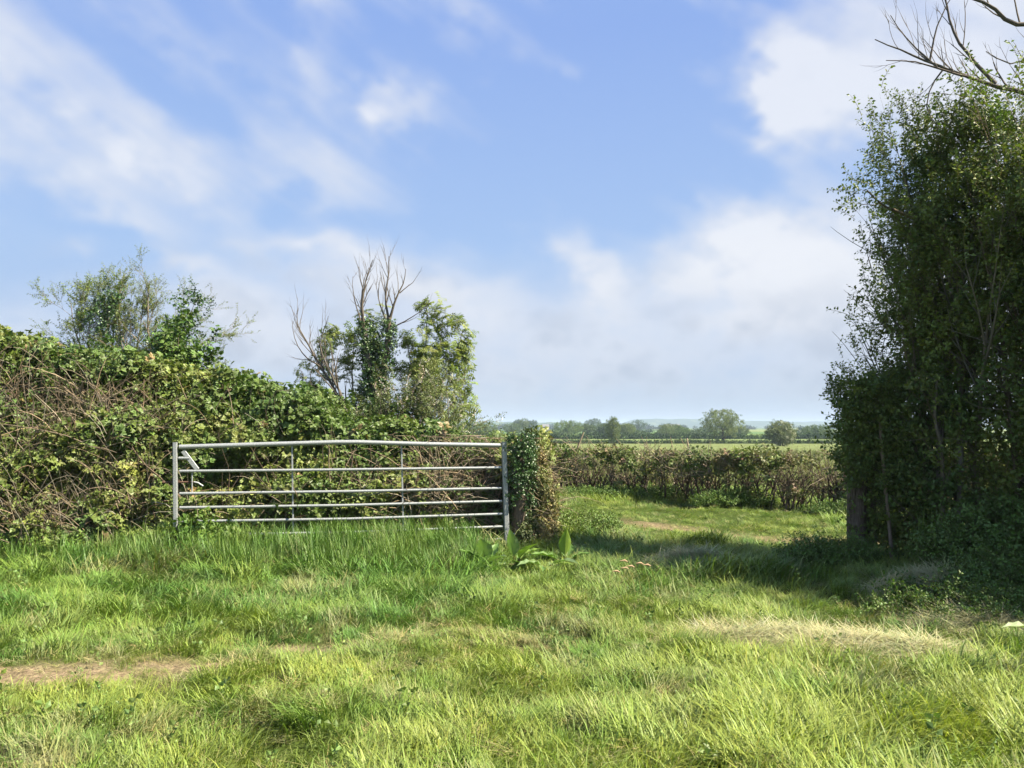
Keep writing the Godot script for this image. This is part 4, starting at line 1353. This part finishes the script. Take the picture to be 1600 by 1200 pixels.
	# spurs that break the outline
	for q in [[4.18, 4.8, 0.8], [4.1, 4.5, 0.4], [4.45, 5.0, 0.4], [4.1, 2.95, 0.35], [3.72, 2.15, 0.3], [4.35, 3.3, 0.3], [4.35, 3.9, 0.35], [4.6, 5.1, 0.35], [4.9, 5.0, 0.3]]:
		for k in 16:
			var f := rng.randf()
			ii[k % 4].add(Transform3D(align(Vector3(-0.5, 1.0, 0.1) + rv() * 0.5, rr(0, TAU), rr(0.5, 0.8)), Vector3(q[0] - 0.1 * f, q[1] + (f - 0.6) * q[2], -8.4) + rv() * 0.05), vary(leaf_new, 0.25))
	many_of("foliage", twigs, M.leaf, ii, t)
	# tangle of thin twigs within
	var mt := Mb.new()
	for k in 900:
		var y := rr(0.1, 3.6)
		var p := rh_at(rr(0.0, 3.4), rr(-0.15, 0.8)) + Vector3(0, y, 0)
		var d := Vector3(rr(-0.7, 0.7), rr(0.1, 1.0), rr(-0.3, 0.3)).normalized()
		var pts := [p]
		for s in 4:
			p += d * rr(0.06, 0.2)
			d = (d + rv() * 0.25).normalized()
			pts.append(p)
		mt.tube(pts, [0.005, 0.0045, 0.004, 0.003, 0.0015], 3, vary(Color(0.19, 0.16, 0.11), 0.35))
	var tw := obj("twig", mt.mesh(), M.bark, t)
	tw.set_meta("kind", "stuff")
	# dead tree reaching in at the top right
	var dt := thing("dead_tree", "bare dead tree reaching its branches over the right hedge", "tree", Vector3(7.6, 0, -8.2))
	var mb := Mb.new()
	var none := []
	var o := {"levels": 3, "tip_level": 9, "wander": 0.15, "up": 0.09, "kids": 3, "from": 0.25, "angle": 0.5, "ratio": 0.58, "bark": Color(0.16, 0.14, 0.12), "start": 2, "lift": 0.5}
	var B := Vector3(7.6, 0, -8.2)
	var T := [
		[[B + Vector3(0, -0.1, 0), Vector3(7.55, 2.5, -8.2), Vector3(7.3, 4.4, -8.15), Vector3(6.9, 6.0, -8.1), Vector3(6.5, 7.6, -8.1)], 0.17, 0.05, 1.0, 0.6],
		[[Vector3(7.35, 4.3, -8.15), Vector3(6.4, 5.0, -8.1), Vector3(5.45, 5.1, -8.0), Vector3(4.85, 5.28, -8.0), Vector3(4.3, 5.5, -8.0), Vector3(3.88, 5.68, -8.0)], 0.06, 0.005, 0.16, 0.42],
		[[Vector3(5.0, 5.22, -8.0), Vector3(4.6, 5.28, -7.9), Vector3(4.25, 5.38, -7.9), Vector3(3.93, 5.4, -7.9)], 0.016, 0.004, 0.22, 0.3],
		[[Vector3(5.15, 5.2, -8.0), Vector3(4.85, 5.6, -8.05), Vector3(4.7, 6.0, -8.05), Vector3(4.62, 6.5, -8.05)], 0.022, 0.006, 0.2, 0.4],
		[[Vector3(4.55, 5.38, -8.0), Vector3(4.25, 5.65, -8.0), Vector3(4.05, 5.95, -8.0)], 0.012, 0.004, 0.16, 0.3],
		[[Vector3(4.45, 5.42, -8.0), Vector3(4.55, 5.85, -8.0), Vector3(4.75, 6.2, -8.0)], 0.012, 0.004, 0.16, 0.3],
		[[Vector3(6.9, 5.9, -8.1), Vector3(6.0, 5.95, -8.1), Vector3(5.45, 5.9, -8.1), Vector3(5.2, 6.1, -8.1), Vector3(4.85, 6.25, -8.1)], 0.05, 0.012, 0.35, 0.5],
		[[Vector3(6.5, 5.5, -8.1), Vector3(5.7, 5.5, -8.0), Vector3(5.3, 5.42, -8.0), Vector3(5.05, 5.55, -8.0)], 0.025, 0.004, 0.22, 0.35],
		[[Vector3(4.6, 5.35, -8.0), Vector3(4.45, 5.15, -8.0), Vector3(4.42, 4.9, -8.0), Vector3(4.55, 4.7, -8.0)], 0.011, 0.003, 0.2, 0.25],
	]
	for l in T:
		var path := []
		for q in l[0]: path.append(q - B)
		limb(mb, none, path, l[1], l[2], o, l[3], l[4], 0.2)
	obj("trunk", mb.mesh(), M.bark, dt)

# ---------------------------------------------------------------- plants at the ground
func dock(label: String, at: Vector3, leaves: Array) -> void:
	var t := thing("dock_plant", label, "plant", at, "dock plants by the gateway")
	for l in leaves:
		# bearing (deg), tilt up from the ground (deg), length, width, tone
		var a := deg_to_rad(l[0])
		var e := deg_to_rad(l[1])
		var d := Vector3(sin(a) * cos(e), sin(e), cos(a) * cos(e))
		var side := Vector3(cos(a), 0, -sin(a))
		var nn := side.cross(d)
		if nn.y < 0.0: nn = -nn
		var ln: float = l[2] * 1.3
		var w: float = l[3] * 1.4
		var mb := Mb.new()
		var p := Vector3(0, 0.0, 0)
		var stalk := ln * 0.3
		var base := p + d * stalk
		mb.tube([p, p + d * stalk * 0.5, base], [0.005, 0.005, 0.004], 5, Color(0.17, 0.15, 0.05))
		var prof := [0.12, 0.72, 0.97, 1.0, 0.86, 0.6, 0.3, 0.0]
		var prev := []
		var q := base
		var dd := d
		for k in prof.size():
			var f := float(k) / (prof.size() - 1)
			var half: float = prof[k] * w * 0.5
			var wave := 0.12 * half * sin(f * 21.0 + a)
			var row := [q - side * half + nn * (half * 0.35 + wave), q - side * half * 0.5 + nn * half * 0.1, q, q + side * half * 0.5 + nn * half * 0.1, q + side * half + nn * (half * 0.35 - wave)]
			if k > 0:
				for s in 4:
					mb.quad(prev[s], row[s], row[s + 1], prev[s + 1], vary(l[4], 0.05))
			prev = row
			q += dd * ln / 7.0
			dd = (dd - Vector3.UP * 0.09).normalized()
			nn = side.cross(dd)
			if nn.y < 0.0: nn = -nn
		mb.tube([base + nn * 0.002, base + d * ln * 0.5 + nn * 0.004], [0.004, 0.003], 4, Color(0.24, 0.27, 0.10))
		obj("leaf", mb.mesh(), M.dock, t)

func herb(called: String, label: String, category: String, at: Vector3, w: float, dep: float, h: float, n: int, col: Color, meshes: Array, s0: float, s1: float) -> void:
	var t := thing(called, label, category, at)
	var ii := insts(meshes.size())
	var mb := Mb.new()
	for k in n:
		var a := rr(0, TAU)
		var r := sqrt(rng.randf())
		var p := Vector3(cos(a) * r * w * 0.5, 0, sin(a) * r * dep * 0.5)
		var top := h * (1.0 - 0.55 * r * r) * rr(0.6, 1.05)
		var gy := ground_y(at.x + p.x, at.z + p.z) - at.y
		mb.tube([p + Vector3(0, gy - 0.02, 0), p + Vector3(rr(-0.03, 0.03), gy + top, rr(-0.03, 0.03))], [0.004, 0.0025], 3, Color(0.13, 0.16, 0.05))
		for m in 3:
			var y := top * rr(0.35, 1.0)
			ii[(k + m) % meshes.size()].add(Transform3D(align(Vector3(cos(a + rr(-2, 2)), rr(0.2, 0.9), sin(a + rr(-2, 2))), rr(0, TAU), rr(s0, s1)), p + Vector3(0, gy + y, 0)), vary(col, 0.25))
	var st := obj("stem", mb.mesh(), M.grass, t)
	st.set_meta("kind", "stuff")
	many_of("foliage", meshes, M.leaf, ii, t)

# heaps of mowings: x, z, width, depth, height, how many wisps
const HEAPS := [[1.85, -5.7, 1.25, 0.62, 0.06, 1000], [2.55, -5.3, 1.1, 0.55, 0.09, 850], [1.95, -8.35, 1.1, 0.55, 0.20, 1000], [4.0, -7.1, 1.6, 0.7, 0.22, 1300], [3.6, -6.0, 1.0, 0.55, 0.10, 700]]

func heap(label: String, at: Vector3, w: float, dep: float, h: float, n: int, col: Color, turn := 0.0) -> void:
	var t := thing("cut_grass_heap", label, "grass heap", Vector3(at.x, ground_y(at.x, at.z), at.z), "heaps of cut grass")
	t.rotation.y = turn
	var mb := Mb.new()
	var N := 22
	var g := []
	for j in N + 1:
		var row := []
		for k in N + 1:
			var u := k * 2.0 / N - 1.0
			var v := j * 2.0 / N - 1.0
			var q := maxf(0.0, 1.0 - u * u - v * v)
			var y := h * pow(q, 0.8) * (0.8 + 0.55 * n3.get_noise_2d(u * 2.0 + at.x, v * 2.0 + at.z)) - 0.04
			row.append(Vector3(u * w * 0.5, y, v * dep * 0.5))
		g.append(row)
	for j in N:
		for k in N:
			mb.quad(g[j + 1][k], g[j][k], g[j][k + 1], g[j + 1][k + 1], vary(Color(col.r * 0.8, col.g * 0.8, col.b * 0.8), 0.2))
	obj("mound", mb.mesh(), M.straw, t)
	var ii := insts(3)
	for k in n:
		var u := rr(-1.08, 1.08)
		var v := rr(-1.08, 1.08)
		if u * u + v * v > 1.15 or rng.randf() < u * u + v * v - 0.45 - n3.get_noise_2d(u * 3.0, v * 3.0 + at.x): continue
		var q := maxf(0.0, 1.0 - u * u - v * v)
		var y := h * pow(q, 0.8) * (0.8 + 0.55 * n3.get_noise_2d(u * 2.0 + at.x, v * 2.0 + at.z)) - 0.02
		ii[k % 3].add(Transform3D(align(Vector3(u * h * 1.4, 1.0, v * h * 1.4) + rv() * 0.16, rr(0, TAU), rr(0.7, 1.25)), Vector3(u * w * 0.5, maxf(y, 0.0), v * dep * 0.5)), vary(mixc(col, Color(0.19, 0.255, 0.07), clampf(0.12 + n3.get_noise_2d(u * 2.5, v * 2.5 + at.x) * 1.6, 0.0, 0.85)), 0.25))
	many_of("straw", M.lying, M.straw, ii, t)

func make_plants() -> void:
	M.lying = [lying(16, 0.07, 0.10, 0.24, 0.0034), lying(16, 0.07, 0.10, 0.26, 0.003), lying(14, 0.06, 0.08, 0.2, 0.004)]
	M.dock = tinted(0.42, Color(0.5, 0.62, 0.2), 0.5)
	var dk := Color(0.13, 0.225, 0.05)
	var lt := Color(0.20, 0.30, 0.05)
	var bl := Color(0.17, 0.25, 0.10)
	dock("broad leaved dock with one upright leaf beside the gate stile", Vector3(0.03, 0.06, -8.45), [[-20, 72, 0.26, 0.10, bl], [55, 48, 0.24, 0.13, lt], [95, 40, 0.2, 0.12, lt], [70, 12, 0.2, 0.1, bl], [140, 30, 0.2, 0.1, dk], [-60, 5, 0.18, 0.09, bl], [20, 20, 0.18, 0.09, dk]])
	dock("dock in the tall grass just left of the gate stile", Vector3(-0.27, 0.06, -8.3), [[-15, 62, 0.24, 0.13, bl], [40, 35, 0.22, 0.11, bl], [-70, 40, 0.24, 0.11, dk], [-100, 20, 0.24, 0.1, lt], [10, 20, 0.18, 0.1, lt], [150, 50, 0.2, 0.1, dk]])
	dock("dock with an upright dark leaf, farthest from the gate", Vector3(0.58, 0.05, -8.6), [[10, 78, 0.24, 0.10, lt], [-75, 25, 0.26, 0.11, dk], [80, 30, 0.2, 0.1, dk], [-25, 5, 0.28, 0.12, bl], [160, 40, 0.2, 0.1, dk], [-120, 20, 0.22, 0.1, dk]])
	dock("pale dock leaf low in the grass between the two docks", Vector3(0.36, 0.07, -8.25), [[-60, 18, 0.22, 0.11, bl], [50, 22, 0.26, 0.11, bl], [100, 10, 0.2, 0.09, lt], [-10, 10, 0.15, 0.08, dk]])
	dock("single pale dock leaf catching sun at the right picture edge", Vector3(3.28, 0.26, -4.72), [[-78, 26, 0.24, 0.085, Color(0.30, 0.36, 0.20)], [60, 40, 0.22, 0.09, dk], [100, 10, 0.22, 0.09, dk]])
	# ferny cow parsley in front of the cut hedge, nettles and weeds
	herb("cow_parsley", "mound of bright ferny cow parsley before the cut hedge", "plant", Vector3(4.25, ground_y(4.25, -15.0), -15.0), 1.5, 0.6, 0.36, 260, Color(0.125, 0.21, 0.035), M.small, 0.6, 1.0)
	herb("cow_parsley", "strip of low weeds under the left of the cut hedge", "plant", Vector3(2.6, ground_y(2.6, -16.4), -16.4), 3.6, 0.7, 0.26, 420, Color(0.11, 0.195, 0.035), M.small, 0.6, 1.0)
	herb("cow_parsley", "small weed patch at the hedge foot by the right post", "plant", Vector3(5.9, ground_y(5.9, -13.6), -13.6), 1.4, 0.6, 0.25, 130, Color(0.12, 0.2, 0.04), M.small, 0.6, 1.0)
	herb("nettle_clump", "dark nettles in shade at the foot of the weathered post", "nettles", Vector3(3.35, ground_y(3.35, -8.25), -8.25), 1.0, 0.6, 0.34, 260, Color(0.115, 0.19, 0.036), M.small, 0.5, 0.9)
	herb("nettle_clump", "leafy nettle patch in front of the right hedge", "nettles", Vector3(4.35, ground_y(4.35, -6.9), -6.9), 1.1, 0.7, 0.42, 170, Color(0.115, 0.19, 0.036), M.small, 0.6, 1.0)
	herb("nettle_clump", "weedy patch between the cut grass and the right picture edge", "nettles", Vector3(3.75, ground_y(3.75, -6.4), -6.4), 1.5, 1.0, 0.3, 200, Color(0.115, 0.19, 0.036), M.small, 0.5, 0.9)
	herb("nettle_clump", "bright nettles at the gate foot under the first upright", "nettles", Vector3(-3.6, ground_y(-3.6, -9.05), -9.05), 0.8, 0.4, 0.42, 120, Color(0.12, 0.205, 0.035), M.sprays, 0.6, 1.0)
	herb("nettle_clump", "ferny weeds in the tall grass at the left edge", "nettles", Vector3(-5.2, ground_y(-5.2, -8.7), -8.7), 0.9, 0.5, 0.36, 100, Color(0.14, 0.215, 0.035), M.small, 0.6, 1.1)
	herb("nettle_clump", "weeds at the brambly hedge end, right of the ivy", "nettles", Vector3(1.0, ground_y(1.0, -11.0), -11.0), 1.0, 1.3, 0.34, 200, Color(0.14, 0.215, 0.04), M.small, 0.6, 1.0)
	herb("nettle_clump", "dark seedling bush in the dense shade under the right hedge", "nettles", Vector3(5.0, ground_y(5.0, -7.55), -7.55), 2.0, 0.9, 0.8, 460, Color(0.115, 0.19, 0.036), M.small, 0.7, 1.2)
	# heaps of mown grass
	var names := ["pale sunlit heap of dried cut grass in the right foreground", "brown heap of cut grass at the shadow edge, right foreground", "grey heap of cut grass in the middle of the gateway", "large shaded heap of old cut grass under the right hedge", "flattened shaded heap of cut grass at the right edge"]
	for k in 5:
		var q: Array = HEAPS[k]
		heap(names[k], Vector3(q[0], 0, q[1]), q[2], q[3], q[4], q[5], Color(0.46, 0.43, 0.25), [0.0, -0.3, 0.0, 0.1, 0.1][k])
	# a stand of tall grass in front of the right hedge
	var tg := thing("grass_clump", "tall pale grass clump standing before the shady hedge", "grass clump", Vector3(4.2, ground_y(4.2, -7.75) + 0.15, -7.75))
	var mb := Mb.new()
	for k in 46:
		var a := rr(0, TAU)
		mb.blade(Vector3(rr(-0.16, 0.16), -0.2, rr(-0.08, 0.08)), Vector3(cos(a), 0, sin(a)), rr(0.45, 0.85), rr(0.007, 0.011), rr(0.05, 0.22), 2.6, vary(Color(0.17, 0.25, 0.05), 0.2))
	var bl2 := obj("blade", mb.mesh(), M.grass, tg)
	bl2.set_meta("kind", "stuff")
	# seeding grass heads
	var sh := thing("seeding_grass", "few tan grass seed heads nodding at the shadow edge", "grass", Vector3(1.12, ground_y(1.12, -6.7), -6.7))
	for k in 6:
		var m2 := Mb.new()
		var x := rr(-0.14, 0.14)
		var h := rr(0.24, 0.34)
		m2.tube([Vector3(x, 0, 0), Vector3(x - 0.02, h * 0.6, 0), Vector3(x - 0.07, h, 0.0)], [0.0016, 0.0014, 0.001], 3, Color(0.35, 0.33, 0.13))
		m2.tube([Vector3(x - 0.06, h, 0), Vector3(x - 0.085, h + 0.012, 0), Vector3(x - 0.13, h + 0.008, 0.0)], [0.002, 0.009, 0.002], 5, Color(0.45, 0.31, 0.19))
		obj("seed_head", m2.mesh(), M.straw, sh)

# ---------------------------------------------------------------- grass
func blocked(x: float, z: float) -> bool:
	for q in HEAPS:
		var u: float = (x - q[0]) / (q[2] * 0.42)
		var w: float = (z - q[1]) / (q[3] * 0.42)
		if u * u + w * w < 0.22 + 1.1 * n3.get_noise_2d(x * 4.0, z * 4.0): return true
	if x < 0.3 and z < lh_front(x) - 0.35: return true
	if x > 4.1 and z > -8.9 and z < -4.5 and x > lut([[-8.9, 4.1], [-8.3, 4.85], [-7.45, 5.55], [-6.2, 6.15], [-4.5, 6.55]], z): return true
	return false

func make_grass() -> void:
	# blades are modelled per unit of height: every tuft is scaled by the height its grass has
	var tall := [tuft(11, 0.12, 0.7, 1.1, 0.018, 0.26, 1.5, 0.03, 2.4), tuft(11, 0.12, 0.6, 1.15, 0.016, 0.34, 1.3, 0.05, 2.0), tuft(10, 0.14, 0.7, 1.0, 0.02, 0.18, 1.7, 0.02, 2.6)]
	var mid := [tuft(17, 0.6, 0.6, 1.6, 0.042, 0.5, 0.8, 0.04, 1.15), tuft(17, 0.6, 0.5, 1.7, 0.038, 0.65, 0.7, 0.06, 0.8), tuft(16, 0.6, 0.6, 1.5, 0.046, 0.42, 1.1, 0.03, 1.4), tuft(17, 0.65, 0.5, 1.5, 0.038, 0.7, 1.6, 0.08, 0.55)]
	var ti := insts(3)
	var mi := insts(4)
	var si := insts(3)
	var bands := [[2.6, 4.4, 620.0], [4.4, 6.5, 480.0], [6.5, 9.0, 360.0], [9.0, 13.0, 210.0], [13.0, 20.0, 120.0]]
	for b in bands:
		var dm: float = (b[0] + b[1]) * 0.5
		var wide: float = 0.70 * b[1] + 1.4
		var n := int((b[1] - b[0]) * 2.0 * wide * b[2])
		var fat := clampf(dm / 5.0, 1.0, 2.2)
		for k in n:
			var x := rr(-wide, wide)
			var d := rr(b[0], b[1])
			if absf(x) > 0.70 * d + 1.4: continue
			var z := -d
			if blocked(x, z): continue
			var dr := dry(x, z)
			var so := soil(x, z) * (0.65 + 1.6 * n3.get_noise_2d(x * 5.0, z * 5.0))
			if rng.randf() < so * 0.85: continue
			var h := grass_h(x, z)
			var y := ground_y(x, z)
			# which way the grass has been laid
			var dirn := n1.get_noise_2d(x * 0.9 + 9.0, z * 0.9) * 5.0 + n1.get_noise_2d(x * 3.2, z * 3.2) * 3.0 + 0.5
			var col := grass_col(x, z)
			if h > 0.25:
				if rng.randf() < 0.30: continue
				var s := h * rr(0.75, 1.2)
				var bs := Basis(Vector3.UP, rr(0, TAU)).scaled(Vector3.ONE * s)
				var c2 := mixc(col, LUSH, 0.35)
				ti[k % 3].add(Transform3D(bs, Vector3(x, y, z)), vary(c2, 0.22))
			else:
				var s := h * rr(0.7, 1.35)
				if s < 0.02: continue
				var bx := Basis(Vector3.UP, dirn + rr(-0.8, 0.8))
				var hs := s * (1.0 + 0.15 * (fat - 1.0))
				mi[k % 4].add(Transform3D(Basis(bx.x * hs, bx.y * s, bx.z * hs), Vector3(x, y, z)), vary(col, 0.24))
			if rng.randf() < clampf(dr - 0.12, 0.0, 1.0) * 0.6 + 0.07:
				si[k % 3].add(Transform3D(Basis(Vector3.UP, rr(0, TAU)).scaled(Vector3.ONE * rr(0.4, 0.75)), Vector3(x, y + h * 0.3, z)), vary(Color(0.36, 0.32, 0.15), 0.3))
	# clover, plantain and other small leaves in the sward
	var wi := insts(2)
	for k in 2400:
		var d := 2.7 + 9.0 * pow(rng.randf(), 0.8)
		var x := rr(-0.75, 0.75) * d
		if blocked(x, -d) or n3.get_noise_2d(x * 1.7, d * 1.7 + 80.0) < 0.02: continue
		wi[k % 2].add(Transform3D(align(Vector3.UP + rv() * 0.5, rr(0, TAU), rr(0.3, 0.55)), Vector3(x, ground_y(x, -d) + grass_h(x, -d) * rr(0.1, 0.6), -d)), vary(Color(0.17, 0.25, 0.06), 0.3))
	print("tall ", ti[0].count * 3, " mid ", mi[0].count * 4, " straw ", si[0].count * 3)
	var g := Node3D.new()
	g.name = "grass"
	add_child(g)
	tag(g, "short lying green grass over the gateway and foreground", "grass", "", "stuff")
	many_of("blades", mid, M.grass, mi, g)
	many_of("weeds", [M.small[0], M.sprays[1]], M.leaf, wi, g)
	var g2 := Node3D.new()
	g2.name = "tall_grass"
	add_child(g2)
	tag(g2, "tall uncut lush grass along gate and bramble hedge", "grass", "", "stuff")
	many_of("blades", tall, M.grass, ti, g2)
	var g3 := Node3D.new()
	g3.name = "dry_grass"
	add_child(g3)
	tag(g3, "dry straw coloured mowings strewn over the turf", "straw", "", "stuff")
	many_of("straws", M.lying, M.straw, si, g3)
	# rough grass in the field beyond the cut hedge
	var fi := insts(3)
	for k in 26000:
		var d := 20.0 + 64.0 * pow(rng.randf(), 1.3)
		var x := rr(-0.3, 0.72) * d
		fi[k % 3].add(Transform3D(Basis(Vector3.UP, rr(0, TAU)).scaled(Vector3(0.55, 0.34, 0.55) * rr(0.7, 1.3) * (0.7 + d / 50.0)), Vector3(x, ground_y(x, -d), -d)), vary(mixc(Color(0.17, 0.215, 0.055), Color(0.22, 0.215, 0.085), 0.4 + n1.get_noise_2d(x * 0.2, d * 0.2)), 0.25))
	var g4 := Node3D.new()
	g4.name = "meadow_grass"
	add_child(g4)
	tag(g4, "rough pale meadow grass in the field beyond the cut hedge", "grass", "", "stuff")
	many_of("blades", tall, M.grass, fi, g4)
